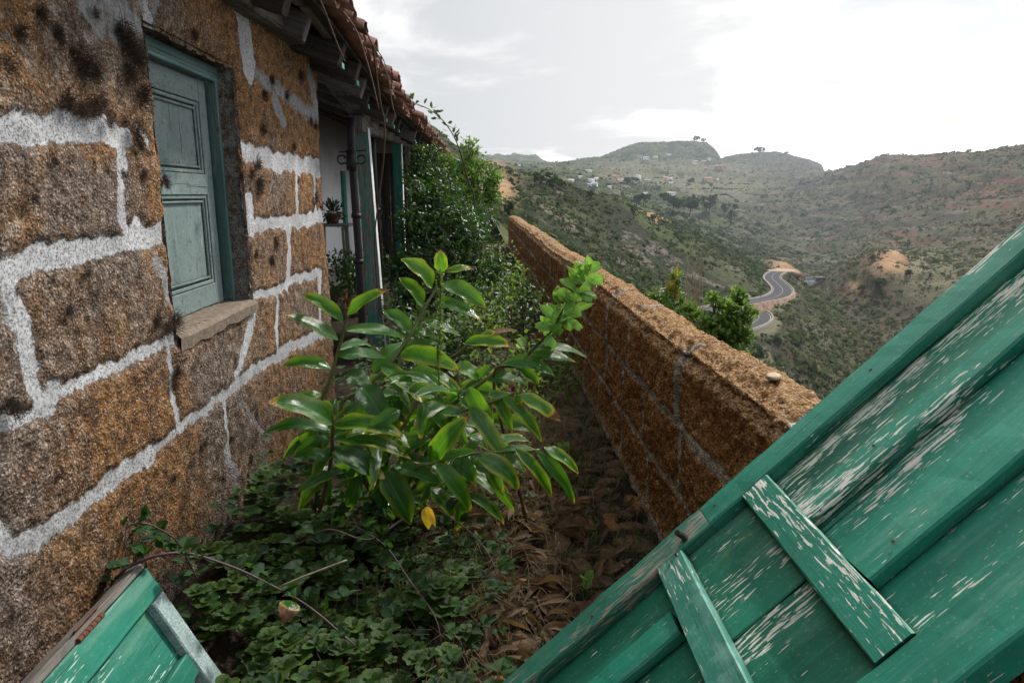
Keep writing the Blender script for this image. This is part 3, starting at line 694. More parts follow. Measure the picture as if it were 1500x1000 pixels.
# stones of the coping: joints along Y
tj = [-2, -1.1, -.2, .8, 1.9, 2.93, 3.95, 4.62]; 
while tj[-1] < 22: tj.append(tj[-1] + random.uniform(.55, .85))
mj = [-2.3, -1, 0, 1.2, 2.2, 2.85, 3.55]; 
while mj[-1] < 22: mj.append(mj[-1] + random.uniform(.5, .85))
lj = [-2.3, -1, 0.4, 1.4, 2.6, 3.38, 4.1]
while lj[-1] < 22: lj.append(lj[-1] + random.uniform(.5, .85))
def jd(Y, J):
    J = np.array(J); i = np.clip(np.searchsorted(J, Y), 1, len(J) - 1); return np.minimum(np.abs(Y - J[i - 1]), np.abs(Y - J[i]))
YW = YP + .03 * fbm(YP * 6, SP * 6, 0, 3, 71); SW = SP + .022 * fbm(YP * 7, SP * 7, 9, 3, 72)
c1, c2 = .325, .64
hz = np.full(YP.shape, 9.0)
hz = np.minimum(np.abs(SW - c1) - .018, np.abs(SW - c2) - .024)
vt = np.where(SW > c2, jd(YW, tj) - .034, np.where(SW > c1, jd(YW, mj) - .030, jd(YW, lj) - .030))
onin = SP < 1.0 + PT
dj = np.where(onin, np.minimum(np.where(SP < 1.0, hz, 9), vt), 9)
mort = np.clip(-dj / .02, -3, 1.5)
pilew = sstep(.09, .02, SP)           # rough mortar foot
mort = np.maximum(mort, -1.5 + 2.3 * pilew)
th = np.interp(YP, ysP, ysP * 0); J = np.array(tj); si = np.clip(np.searchsorted(J, YP), 1, len(J) - 1)
hoff = np.array([random.uniform(-.018, .018) for _ in J])[si]; xoff = np.array([random.uniform(-.012, .012) for _ in J])[si]
prof_x = np.where(SP < 1, 0, np.where(SP < 1 + PT, SP - 1, PT)); prof_z = np.where(SP < 1, SP, np.where(SP < 1 + PT, 1.0, 1.0 - (SP - 1 - PT)))
nx = np.where(SP < 1, -1., np.where(SP < 1 + PT, 0., 1.)); nzv = np.where(SP < 1, 0., np.where(SP < 1 + PT, 1., 0.))
# round the arrises
rr = .085; ein = np.abs(SP - 1.0); eout = np.abs(SP - 1 - PT)
ri = sstep(rr * 1.4, 0, ein) * rr * .42; ro_ = sstep(rr * 1.4, 0, eout) * rr * .42
disp = .016 * fbm(YP * 5, SP * 5, 0, 4, 81, .6) + .011 * fbm(YP * 24, SP * 24, 0, 3, 82, .6) + .006 * fbm(YP * 70, SP * 70, 4, 2, 83)
disp = disp * (1 + .5 * (SP > .95)) - .008 * sstep(-.5, .6, mort) * (SP > .1) + .012 * pilew
X = PX + prof_x + nx * disp + ri * 1.0 - ro_ + xoff * (SP > c2)
Z = prof_z + nzv * disp - (ri + ro_) + hoff * sstep(.8, 1, SP) * (SP < 1 + PT + .3)
V = np.stack([X, YP, Z], -1).reshape(-1, 3); idx = np.arange(V.shape[0]).reshape(YP.shape)
F = np.stack([idx[:-1, :-1], idx[:-1, 1:], idx[1:, 1:], idx[1:, :-1]], -1).reshape(-1, 4)
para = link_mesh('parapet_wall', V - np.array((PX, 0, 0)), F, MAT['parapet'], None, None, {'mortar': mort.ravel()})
para.location = (PX, 0, 0)
tag(para, 'low rust brown tuff block parapet with rounded top along the edge above the valley', 'wall')
# loose stone lying on the coping
def rock(seed, s=(1, 1, 1), sub=2, amp=.25):
    import bmesh
    bm = bmesh.new(); bmesh.ops.create_icosphere(bm, subdivisions=sub, radius=1)
    v = np.array([x.co for x in bm.verts]); f = [[q.index for q in fc.verts] for fc in bm.faces]; bm.free()
    n = fbm(v[:, 0] * 1.3 + seed, v[:, 1] * 1.3, v[:, 2] * 1.3, 3, seed % 90 + 3)
    return v * (1 + amp * n)[:, None] * np.array(s), f
B = MB(); v, f = rock(4, (.030, .036, .016), 2, .5); v[:, 2] = np.minimum(v[:, 2], .007 + v[:, 0] * .25); B.add(v, f)
P = atZ(1133, 551, 1.03)
o = B.build('loose_stone', mk_simple('pale_loose_stone', (.36, .28, .19), (.55, .45, .33), 60, .9, .004), None, False); o.location = P
tag(o, 'small pale stone lying loose on top of the brown parapet wall', 'stone')

# ------------------------------------------------------------------ big fallen door, lying against the parapet
K_ = .97; ang = math.atan(K_); ca, sa = math.cos(ang), math.sin(ang)
XB = -.22
O = np.array((0, 0, EYE - 1.44)); lx = np.array((ca, 0, sa)); ly = np.array((0, 1., 0)); ln = np.array((-sa, 0, ca))
def dl(X, Y, h=0.0): return O + lx * (X / ca) + ly * Y + ln * h
door = empty('plank_door', dl(XB, 1.3), 'large green plank door with flaking paint, torn off and leaning across the parapet', 'door')
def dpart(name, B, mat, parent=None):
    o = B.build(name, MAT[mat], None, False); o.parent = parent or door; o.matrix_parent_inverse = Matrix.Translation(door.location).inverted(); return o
XT = 1.60
# the raised strips, rails and ledges lie at h=0, the plank faces 32 mm lower
def dplank(name, Xa, Xb, Y0, Y1, h0, h1, mat, jit=.0016, ch=.003, cross=False, seed=None, parent=None, skew=0):
    B = MB()
    if not cross: plank(B, dl(Xa, (Y0 + Y1) / 2, (h0 + h1) / 2), dl(Xb, (Y0 + Y1) / 2, (h0 + h1) / 2), ly, Y1 - Y0, h1 - h0, jit, ch, seed=seed)
    else: plank(B, dl((Xa + Xb) / 2 - skew, Y0, (h0 + h1) / 2), dl((Xa + Xb) / 2 + skew, Y1, (h0 + h1) / 2), lx, (Xb - Xa) / ca, h1 - h0, jit, ch, seed=seed)
    return dpart(name, B, mat, parent)
HP = -.034
bnds = [.90, 1.155, 1.405, 1.652]
for i in range(3):
    for j, (xa, xb) in enumerate(((XB + .01, .470), (.727, XT))):
        dplank('plank', xa, xb, bnds[i] + .003, bnds[i + 1] + .02, -.056, HP + .001 * j, 'door_panel' if i == 2 or j == 0 else 'door', seed=31 + i * 7 + j)
dplank('plank', .463, .735, .92, 1.30, -.057, HP + .004, 'door_panel', seed=77)
dplank('plank', .463, .735, 1.303, 1.67, -.056, HP + .0055, 'door_panel', seed=78)
dplank('edge_rail', XB, .60, 1.648, 1.745, -.06, .002, 'edge_worn', .0026, .005, seed=11)
dplank('edge_rail', .602, XT, 1.648, 1.745, -.06, .0025, 'door', .0026, .005, seed=15)
dplank('edge_rail', .60, XT, .885, 1.0, -.06, .003, 'door', .0022, .005, seed=12)
dplank('edge_rail', XB, .598, .885, .998, -.06, .002, 'door', .0022, .005, seed=13)
for k, y in enumerate((1.158, 1.408)):
    dplank('cover_strip', .738, XT - .02, y, y + (.105 if k == 0 else .072), HP - .002, -.003 + .001 * k, 'door', .002, .005, seed=21 + k)
    dplank('cover_strip', XB + .02, .452, y, y + .085, HP - .002, -.004, 'door', .002, .005, seed=25 + k)
dplank('ledge', .675, .738, 1.003, 1.646, HP - .003, .005, 'door', .0018, .004, cross=True, seed=41, skew=.006)
dplank('ledge', .459, .521, 1.002, 1.646, HP - .003, .006, 'batten_worn', .0018, .004, cross=True, seed=42, skew=.006)
B = MB(); P = dl(.545, 1.672, .0); tube(B, [P, P + ln * .012 + ly * .004, P + ln * .034 - ly * .002 - lx * .004], .010, .008, 8, .1); dpart('peg', B, 'wood_dark')
B = MB()
for (X_, Y_) in ((.63, 1.70), (.69, 1.35), (.715, 1.1), (.50, 1.5), (.9, 1.45), (1.25, 1.45), (.80, 1.19), (1.1, 1.2), (1.02, 1.695), (.3, 1.69)):
    P = dl(X_, Y_, .002); tube(B, [P, P + ln * .003], .0035, .003, 7)
dpart('nail_heads', B, 'rust')

# ------------------------------------------------------------------ small shutter leaning on the house wall
zt = .50; A_ = np.array((-1.07, 2.0, zt)); S_dir = nrm((.215, 0, -.42)); t_dir = np.array((0, -1., 0)); N_ = nrm(np.cross(S_dir, t_dir)); 
if N_[0] < 0: N_ = -N_
small = empty('fallen_shutter', A_ + S_dir * .55, 'small green painted shutter with rusty hinge leaning against the foot of the house wall', 'shutter')
def sp_(a, b, h=0.0): return A_ + t_dir * a + S_dir * b + N_ * h      # a: along wall toward the viewer, b: down the slope
def spart(name, B, mat, parent=None):
    o = B.build(name, MAT[mat], None, False); o.parent = parent or small; o.matrix_parent_inverse = Matrix.Translation(small.location).inverted(); return o
LW, LH = .95, .60
def splank(name, a0, b0, a1, b1, ud, w_, h0, h1, mat, seed, parent=None):
    B = MB(); plank(B, sp_(a0, b0, (h0 + h1) / 2), sp_(a1, b1, (h0 + h1) / 2), ud, w_, h1 - h0, .0015, .004, seed=seed); return spart(name, B, mat, parent)
splank('stile', 0, .045, LW, .045, S_dir, .09, -.03, .008, 'shutter_green', 5)
splank('rail', .035, .092, .035, LH, t_dir, .07, -.03, .010, 'shutter_lichen', 6)
splank('stile', .0, LH + .03, LW, LH + .03, S_dir, .07, -.03, .008, 'shutter_green', 7)
splank('panel', .068, .19, LW, .19, S_dir, .20, -.034, -.020, 'shutter_green', 8)
splank('panel', .068, .47, LW, .47, S_dir, .22, -.034, -.021, 'shutter_green', 9)
splank('mullion', .07, .325, LW, .325, S_dir, .075, -.03, .006, 'shutter_green', 10)
splank('edge_board', .0, -.012, LW, -.012, S_dir, .022, -.05, .002, 'wood_grey', 14)
B = MB()
plank(B, sp_(.25, -.022, -.004), sp_(.36, -.022, -.006), nrm(S_dir * .5 + N_ * .1 + np.array((-.5, 0, .1))), .040, .004, .001, .001)
for k in range(6): tube(B, [sp_(.25 + k * .02, -.004, .006), sp_(.267 + k * .02, -.004, .006)], .008, None, 8)
spart('hinge', B, 'rust')
# ------------------------------------------------------------------ terrace ground and path
mg = M('dark_soil'); p = mg.pos(); a = mg.noise(p, 7, 5, .7); b = mg.noise(p, 60, 4, .7)
c = mg.ramp(a, [(.3, (.012, .009, .007)), (.55, (.032, .024, .018)), (.75, (.075, .052, .034))]); c = mg.mix(mg.mr(b, .55, .7, 0, .6), c, (.12, .085, .055))
MAT['soil'] = mg.done(mg.bsdf(c, .95, mg.bump(mg.math('ADD', a, b), .03, .9), .1))
gx = np.concatenate([np.arange(-4.0, -1.3, .2), np.arange(-1.3, .98, .03)]); gy = np.concatenate([np.arange(-3, 1.5, .15), np.arange(1.5, 6, .03), np.arange(6, 24, .12)])
GX, GY = np.meshgrid(gx, gy, indexing='ij')
def gz(x, y):
    x = np.asarray(x, float); y = np.asarray(y, float)
    return .03 * fbm(x * 2.2, y * 2.2, 0, 3, 11) + .012 * fbm(x * 11, y * 11, 0, 3, 12) + .16 * sstep(-.35, -1.1, x) * sstep(5.4, 4.6, y) * sstep(1.0, 2.2, y) - .02
V = np.stack([GX, GY, gz(GX, GY)], -1).reshape(-1, 3); idx = np.arange(len(V)).reshape(GX.shape)
F = np.stack([idx[:-1, :-1], idx[1:, :-1], idx[1:, 1:], idx[:-1, 1:]], -1).reshape(-1, 4)
tag(link_mesh('ground', V, F, MAT['soil']), kind='structure')
MAT['cobble'] = mk_simple('mossy_brown_cobble', (.045, .031, .022), (.15, .095, .058), 38, .95, .008, .15, sc2=7)
MAT['cobble_o'] = mk_simple('orange_cobble', (.12, .06, .026), (.24, .12, .05), 38, .95, .008, .15, sc2=9)
B = MB(); mi = []
yy = 1.5
while yy < 8.0:
    xx = .10 + random.uniform(-.10, .08)
    while xx < .86:
        sx, sy = random.uniform(.045, .12), random.uniform(.045, .085)
        if random.random() < .80:
            n_ = random.randint(6, 9); a_ = np.sort(np.array([2 * math.pi * (k + random.uniform(-.36, .36)) / n_ for k in range(n_)]))
            rad = np.array([random.uniform(.72, 1.15) for _ in range(n_)]); r_ = random.uniform(-.5, .5)
            ox = np.cos(a_) * rad * sx; oy = np.sin(a_) * rad * sy; cr, sr = math.cos(r_), math.sin(r_)
            ox, oy = ox * cr - oy * sr, ox * sr + oy * cr; cx_, cy_ = xx, yy + random.uniform(-.035, .035)
            tlx, tly = random.uniform(-.12, .12), random.uniform(-.16, .16); h0 = random.uniform(-.006, .016) + float(gz(cx_, cy_)); V = []
            for f_, dz in ((1.06, -.035), (1.0, -.004), (.90, .006), (.55, .009)):
                for q in range(n_): V.append((cx_ + ox[q] * f_, cy_ + oy[q] * f_, h0 + dz + tlx * ox[q] * f_ + tly * oy[q] * f_ + random.uniform(-.0035, .0035)))
            V.append((cx_, cy_, h0 + .009)); F = [[r * n_ + q, r * n_ + (q + 1) % n_, (r + 1) * n_ + (q + 1) % n_, (r + 1) * n_ + q] for r in range(3) for q in range(n_)] + [[3 * n_ + q, 3 * n_ + (q + 1) % n_, 4 * n_] for q in range(n_)]
            B.add(V, F); mi += [1 if random.random() < .16 else 0] * len(F)
        xx += sx * 1.75
    yy += .12
pth = B.build('path', None, None, True, mats=[MAT['cobble'], MAT['cobble_o']], midx=mi); tag(pth, kind='structure')
# ------------------------------------------------------------------ valley: hillsides
XS = [-900, -200, 300, 600, 700, 750, 800, 850, 900, 950, 1000, 1050, 1100, 1150, 1200, 1250, 1300, 1350, 1400, 1450, 1500, 1700, 2000, 2600]
DS = [4, 8, 20, 35, 65, 85, 110, 165, 205, 250, 330, 440, 550, 660, 820, 1000, 1300, 1650, 2200, 3200]
E0 = 285
TB = {  # elevation (survey units) of the land at each distance, along each bearing
 4:   [900]*24,
 8:   [900]*24,
 20:  [620]*24,
 35:  [330,340,380,430,450,480,520,560,590,620,640,660,680,690,690,690,690,690,690,690,690,690,690,690],
 65:  [180,200,230,280,330,352,384,410,440,470,495,510,525,552,600,622,630,630,630,620,610,580,560,540],
 85:  [140,155,190,238,295,318,348,376,404,432,458,474,486,508,560,608,605,600,590,580,570,530,500,480],
 110: [110,130,160,200,262,292,315,340,368,395,420,438,446,466,540,580,570,560,550,540,530,500,460,430],
 165: [70,90,120,170,230,249,264,280,295,318,343,368,394,414,470,500,490,475,460,445,430,400,380,370],
 205: [80,100,130,180,236,256,270,287,301,322,346,368,392,412,445,415,392,395,402,395,388,370,350,350],
 250: [120,130,160,210,245,263,277,290,303,320,340,360,382,395,415,392,366,371,386,380,372,345,320,320],
 330: [150,160,190,230,252,266,274,286,298,312,328,348,366,380,396,392,384,376,372,366,352,322,290,290],
 440: [160,180,200,236,255,262,270,280,290,303,318,334,349,360,368,362,350,341,332,322,308,280,250,250],
 550: [170,190,210,240,252,256,262,270,280,290,303,315,327,334,334,326,313,302,292,281,264,240,220,220],
 660: [170,190,215,240,246,248,253,260,268,277,286,296,303,303,296,282,265,260,258,246,236,210,200,200],
 820: [175,195,220,240,241,243,248,252,258,263,267,272,275,273,260,243,227,227,223,216,208,190,180,180],
 1000:[190,200,225,240,239,241,246,247,250,252,254,257,259,260,261,266,250,245,240,230,225,215,210,210],
 1300:[195,205,228,240,237,238,244,240,238,234,234,238,243,243,251,262,262,255,250,245,240,235,230,230],
 1650:[200,208,228,238,235,236,243,233,222,208,206,228,224,226,243,262,265,265,265,265,265,260,260,260],
 2200:[205,210,222,226,226,227,246,250,250,250,255,258,262,266,270,272,275,275,275,275,275,275,275,275],
 3200:[285]*24}
SKY_PX = [(600,230),(700,225),(712,227),(745,228),(783,229),(795,236),(806,243),(815,241),(850,233),(880,229),(900,221),(920,212),(938,208),(985,207),(1010,206),(1030,208),(1040,215),(1046,222),(1053,232),(1062,229),(1085,225),(1110,222),(1130,221),(1165,229),(1190,236),(1201,242),(1206,255),(1300,262),(2600,262)]
TBA = np.array([TB[d] for d in DS], float)
HX_ = np.linspace(-900, 2600, 1200)
def cub(xq, xp, yp):
    """smooth monotone-ish interpolation"""
    xp = np.asarray(xp, float); yp = np.asarray(yp, float); h = np.diff(xp); dlt = np.diff(yp) / h
    m = np.zeros(len(xp)); a = dlt[:-1]; b = dlt[1:]
    with np.errstate(divide='ignore', invalid='ignore'):
        mm = np.where(a * b > 0, 2 * a * b / (a + b), 0)
    m[1:-1] = np.nan_to_num(mm); m[0] = dlt[0]; m[-1] = dlt[-1]
    i = np.clip(np.searchsorted(xp, xq) - 1, 0, len(xp) - 2); t = np.clip((xq - xp[i]) / h[i], 0, 1); hh = h[i]
    return ((2*t**3-3*t**2+1)*yp[i] + (t**3-2*t**2+t)*hh*m[i] + (-2*t**3+3*t**2)*yp[i+1] + (t**3-t**2)*hh*m[i+1])
bear = np.concatenate([np.linspace(-900, 560, 90)[:-1], np.arange(560, 1540, 3.2), np.linspace(1540, 2600, 70)])
lo = np.log
rowsD = [4.0]
while rowsD[-1] < 3200:
    d_ = rowsD[-1]; rowsD.append(d_ * (1.035 if d_ < 30 else 1.0115 if d_ < 700 else 1.014))
rowsD = np.array(rowsD)
prof = np.array([cub(bear, XS, TBA[k]) for k in range(len(DS))])          # DS x bear
k16 = DS.index(1650); k82 = DS.index(820)
skx = np.array(SKY_PX, float)
prof[k16] = np.minimum(prof[k16] + 0, 999); selr = bear < 1208
prof[k16] = np.where(selr & (bear > 806), np.interp(bear, skx[:, 0], skx[:, 1]), prof[k16])
k22 = DS.index(2200); prof[k22] = np.where((bear < 806) & (bear > 650), np.interp(bear, skx[:, 0], skx[:, 1]), prof[k22])
RSK = [(1196,270),(1203,262),(1210,252),(1225,247),(1240,243),(1265,236),(1288,226),(1340,227),(1400,222),(1430,220),(1460,214),(1500,208),(1700,190),(2600,180)]
prof[k82] = np.where(bear > 1203, np.interp(bear, *np.array(RSK).T), prof[k82])
E = np.stack([cub(lo(rowsD), lo(np.array(DS, float)), prof[:, j]) for j in range(len(bear))], 1)   # rows x bear
TXg = np.outer(rowsD, (bear - 705) / 1000 * 1.0); TYg = np.outer(rowsD, np.ones(len(bear)))
# bearing in survey units: recover the true lateral slope at horizon level
lat = np.array([ray(b, 285)[0] / ray(b, 285)[1] for b in bear]); TXg = np.outer(rowsD, lat)
sl = np.array([(ray(900, e)[2] / ray(900, e)[1]) for e in np.linspace(0, 1000, 400)])
TZ = EYE + np.interp(E, np.linspace(0, 1000, 400), sl) * TYg
amp = np.clip(TYg * .010, .05, 9) * sstep(4, 30, TYg)
crest = np.clip(np.minimum(np.abs(TYg / 820 - 1), np.abs(TYg / 1650 - 1)) * 6, .25, 1)
gul = 1 - np.abs(fbm(TXg / 46 + TYg / 160, TYg / 60, 0, 4, 201))
TZ = TZ + amp * crest * .9 * fbm(TXg / 26, TYg / 34, 0, 5, 200, .55) + amp * -1.7 * crest * (gul - .8)
TZ = TZ + .34 * amp * crest * fbm(TXg / 3.5, TYg / 4.5, 0, 3, 203)
# rocky red cliff bands under the right-hand skyline
cl = sstep(1330, 1420, bear)[None, :] * sstep(480, 560, TYg) * sstep(760, 700, TYg)
TZ = TZ + cl * 3.0 * fbm(TXg / 14, TYg / 9, TZ / 4, 4, 207)
# cultivated terraces
def terr_mask(X, Y):
    b = X / Y
    m1 = sstep(.60, .66, b) * sstep(.80, .70, b) * sstep(170, 195, Y) * sstep(330, 260, Y)
    m2 = sstep(.38, .42, b) * sstep(.52, .47, b) * sstep(60, 75, Y) * sstep(140, 118, Y)
    m3 = sstep(.12, .2, b) * sstep(.45, .36, b) * sstep(650, 720, Y) * sstep(1350, 1150, Y)
    return np.maximum(np.maximum(m1, m2), m3 * .9)
tm = terr_mask(TXg, TYg); stp = np.where(TYg > 600, 7.0, np.where(TYg > 150, 2.6, 1.7))
fr = TZ / stp - np.floor(TZ / stp)
TZ = TZ + tm * stp * (sstep(.55, .95, fr) - fr) * .85
# road bed
def terr_z(x, y):
    b = np.interp(x / y, lat, np.arange(len(lat))); r_ = np.interp(np.log(y), np.log(rowsD), np.arange(len(rowsD)))
    i = int(min(max(r_, 0), len(rowsD) - 2)); j = int(min(max(b, 0), len(lat) - 2)); u, v = r_ - i, b - j
    return float(TZ[i, j] * (1-u) * (1-v) + TZ[i+1, j] * u * (1-v) + TZ[i, j+1] * (1-u) * v + TZ[i+1, j+1] * u * v)
def hit(px, py, y0=25, y1=2600, st=1.004, skip=0):
    """where a sight line meets the hillside"""
    dd = ray(px, py); dd = dd / dd[1]; y = y0
    while y < y1:
        z = EYE + dd[2] * y
        if z <= terr_z(dd[0] * y, y): return np.array((dd[0] * y, y, terr_z(dd[0] * y, y)))
        y *= st
    return None
def road_pts(px):
    return np.array([atY(x, y, Y) for x, y, Y in px])
RD1 = road_pts([(1030,455,93),(1075,447,101),(1105,441,110),(1128,437,118),(1143,431,127),(1146,423,138),(1138,414,152),(1131,407,166),(1134,401,182),(1142,397,198)])
RD2 = road_pts([(1062,487,83),(1085,479,86),(1101,473,90),(1111,466,95),(1110,459,102),(1101,455,107)])
roads = []
for P in (RD1, RD2): roads.append(spline(P, 10))
W_ = [1.95, 1.75]
for Pr, hw in zip(roads, W_):
    sel = (TYg > Pr[:, 1].min() - 30) & (TYg < Pr[:, 1].max() + 30) & (TXg / TYg > .25) & (TXg / TYg < .6)
    ii = np.argwhere(sel)
    q = np.stack([TXg[sel], TYg[sel]], 1)
    dd = np.hypot(q[:, None, 0] - Pr[None, :, 0], q[:, None, 1] - Pr[None, :, 1]); k = dd.argmin(1); dm = dd.min(1)
    z = TZ[sel]; tgt = Pr[k, 2] - .35
    w1 = sstep(hw + 7, hw + 1.2, dm)
    # the slope above is cut, the slope below is filled up to the road only close to it; nothing may stand in the sight line over the road
    z = np.where(z > tgt, z * (1 - w1) + tgt * w1, np.maximum(z, tgt - (dm - hw - 1.0).clip(0) * .75 + .5 * np.minimum(1, (dm - hw).clip(0) / 3) * fbm(q[:, 0] / 3, q[:, 1] / 3, 0, 3, 401)))
    front = (q[:, 1] < Pr[k, 1]) & (dm < 26)
    lim = Pr[k, 2] - .35 - (dm - hw).clip(0) * .20
    z = np.where(front, np.minimum(z, np.maximum(lim, tgt - 5)), z)
    TZ[sel] = z
# --- hillside material
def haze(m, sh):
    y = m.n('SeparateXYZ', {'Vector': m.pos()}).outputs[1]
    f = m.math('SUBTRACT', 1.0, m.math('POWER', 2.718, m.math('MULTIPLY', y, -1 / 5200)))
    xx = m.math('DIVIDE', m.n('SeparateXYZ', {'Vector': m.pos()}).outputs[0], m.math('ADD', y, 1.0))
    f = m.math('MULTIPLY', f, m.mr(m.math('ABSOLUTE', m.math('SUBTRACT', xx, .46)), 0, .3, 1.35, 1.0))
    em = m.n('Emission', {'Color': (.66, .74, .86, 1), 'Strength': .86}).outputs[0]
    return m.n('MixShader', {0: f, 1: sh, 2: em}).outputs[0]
mh = M('scrub_hillside'); g = mh.n('NewGeometry'); p = g.outputs['Position']
a = mh.noise(p, .012, 5, .6); b = mh.noise(p, .09, 6, .7); cfine = mh.noise(p, .7, 5, .75); vfine = mh.noise(p, 2.6, 3, .7)
ax_ = mh.n('SeparateXYZ', {'Vector': p}); br_ = mh.math('DIVIDE', ax_.outputs[0], mh.math('ADD', ax_.outputs[1], 1.0))
c = mh.ramp(mh.math('ADD', mh.math('MULTIPLY', a, .5), mh.math('MULTIPLY', b, .5)), [(.30, (.034, .050, .026)), (.46, (.062, .084, .038)), (.58, (.095, .088, .056)), (.70, (.135, .108, .082))])
c = mh.mix(mh.mr(mh.noise(p, .035, 5, .65), .47, .62, 0, .8), c, mh.mix(b, (.075, .105, .042), (.13, .145, .07)))
c = mh.mix(mh.mr(br_, .42, .20, 0, .55), c, mh.mix(b, (.062, .098, .036), (.135, .17, .07)))
c = mh.mix(mh.mr(cfine, .50, .64, 0, .8), c, (.026, .034, .020)); c = mh.mix(mh.mr(vfine, .56, .72, 0, .55), c, (.21, .19, .15))
z = mh.n('SeparateXYZ', {'Vector': p}).outputs[2]
tl = mh.math('FRACT', mh.math('ADD', mh.math('MULTIPLY', z, .30), mh.math('MULTIPLY', mh.noise(p, .02, 3, .6), 3.0)))
tmk = mh.math('MULTIPLY', mh.mr(mh.noise(p, .011, 3, .5), .46, .56), mh.mr(cfine, .35, .6))
c = mh.mix(mh.math('MULTIPLY', mh.mr(tl, .0, .22, 1, 0), mh.math('MULTIPLY', tmk, .7)), c, (.028, .030, .022))
c = mh.mix(mh.math('MULTIPLY', mh.mr(tl, .74, .96), mh.math('MULTIPLY', tmk, .5)), c, (.20, .19, .13))
c = mh.mix(mh.attr('gully'), c, (.030, .032, .026))
rk = mh.mr(mh.noise(mh.map(p, (.05, .05, .11)), 1, 6, .72), .565, .60, 0, .8)
c = mh.mix(rk, c, mh.mix(mh.mr(vfine, .35, .62), (.075, .062, .055), (.27, .235, .205)))
band = mh.noise(mh.map(p, (.01, .01, .16)), 1, 4, .65)
c = mh.mix(mh.math('MULTIPLY', mh.mr(br_, .30, .60, 0, .55), mh.mr(b, .35, .6)), c, (.135, .105, .078))
c = mh.mix(mh.math('MULTIPLY', mh.mr(band, .50, .60, 0, .75), mh.mr(br_, .40, .62)), c, mh.mix(cfine, (.12, .055, .042), (.21, .12, .095)))
sl_ = mh.n('SeparateXYZ', {'Vector': g.outputs['Normal']}).outputs[2]
c = mh.mix(mh.mr(mh.math('ADD', sl_, mh.math('MULTIPLY', mh.math('SUBTRACT', b, .5), .5)), .62, .42, 0, .7), c, mh.mix(cfine, (.16, .10, .075), (.30, .25, .21)))
c = mh.mix(mh.attr('terrace'), c, mh.mix(mh.mr(sl_, .80, .96), (.06, .055, .04), (.20, .19, .125)))
c = mh.mix(mh.math('MULTIPLY', mh.attr('earth'), mh.mr(mh.math('ADD', b, mh.math('MULTIPLY', cfine, .4)), .52, .66)), c, mh.mix(cfine, (.36, .20, .10), (.52, .36, .22)))
hb = mh.bump(mh.math('ADD', mh.math('MULTIPLY', cfine, 1.0), mh.math('MULTIPLY', vfine, .35)), 1.2, .9)
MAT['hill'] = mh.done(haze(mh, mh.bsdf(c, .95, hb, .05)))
earth = np.zeros(TZ.shape)
for (x, y, rx, ry_, yd) in ((1310,370,26,9,240),(952,318,26,8,160),(722,240,22,16,160),(1148,396,22,10,210),(735,275,20,30,100),(1250,420,10,4,150)):
    P = hit(x, y, yd * .75)
    if P is None: continue
    e_ = ((TXg / TYg - P[0] / P[1]) / (rx / 1000)) ** 2 + ((TZ - P[2]) / P[1] / (ry_ / 1000)) ** 2
    earth = np.maximum(earth, np.exp(-e_) * (np.abs(TYg / P[1] - 1) < .35))
V = np.stack([TXg, TYg, TZ], -1).reshape(-1, 3); idx = np.arange(len(V)).reshape(TZ.shape)
F = np.stack([idx[:-1, :-1], idx[:-1, 1:], idx[1:, 1:], idx[1:, :-1]], -1).reshape(-1, 4)
tag(link_mesh('hillside', V, F, MAT['hill'], None, None, {'terrace': tm.ravel() * .75, 'earth': earth.ravel(), 'gully': (sstep(.72, .94, gul) * .75 * sstep(30, 60, TYg)).ravel()}), kind='structure')
# bank just outside the parapet and the ground beyond
gx = np.concatenate([np.linspace(1.0, 14, 70), np.linspace(16, 320, 60)]); gy = np.concatenate([np.linspace(-160, -14, 30), np.linspace(-12, 26, 120), np.linspace(28, 80, 20)]); GX, GY = np.meshgrid(gx, gy, indexing='ij')
GZ = -.35 - np.minimum(GX - 1.0, 45) * .85 - np.maximum(GX - 46, 0) * .25 + .12 * fbm(GX, GY, 0, 4, 91) + .05 * np.maximum(GX - 8, 0) * fbm(GX / 12, GY / 12, 0, 4, 92)
V = np.stack([GX, GY, GZ], -1).reshape(-1, 3); idx = np.arange(len(V)).reshape(GX.shape)
F = np.stack([idx[:-1, :-1], idx[1:, :-1], idx[1:, 1:], idx[:-1, 1:]], -1).reshape(-1, 4)
tag(link_mesh('slope', V, F, MAT['hill'], None, None, {'terrace': np.zeros(len(V)), 'earth': np.zeros(len(V)), 'gully': np.zeros(len(V))}), kind='structure')
# --- road
mr_ = M('grey_asphalt'); p = mr_.pos(); n_ = mr_.noise(p, .6, 4, .6)
uvs = mr_.n('SeparateXYZ', {'Vector': mr_.uv()}); v = uvs.outputs[1]; av = mr_.math('ABSOLUTE', mr_.math('SUBTRACT', v, .5))
c = mr_.mix(n_, (.058, .057, .064), (.088, .086, .095))
c = mr_.mix(mr_.mr(av, .008, .014, .6, 0), c, (.42, .42, .41))
c = mr_.mix(mr_.math('MULTIPLY', mr_.mr(av, .452, .455), mr_.mr(av, .472, .468)), c, (.46, .45, .40))
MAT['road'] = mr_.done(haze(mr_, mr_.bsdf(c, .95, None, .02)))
MAT['kerb'] = mk_simple('pale_road_kerb', (.16, .15, .13), (.25, .235, .20), 1.5)
MAT['guard'] = mk_simple('grey_guard_rail', (.35, .36, .38), (.48, .49, .50), 2, .5)
mw = M('brown_retaining_stone'); p = mw.pos(); n_ = mw.noise(p, 1.6, 4, .7)
c = mw.mix(mw.mr(mw.voro(p, .9), .1, .7), (.13, .075, .05), mw.mix(n_, (.23, .15, .105), (.34, .24, .18)))
MAT['retain'] = mw.done(haze(mw, mw.bsdf(c, .9, mw.bump(n_, .3))))
B = MB(); K = MB()
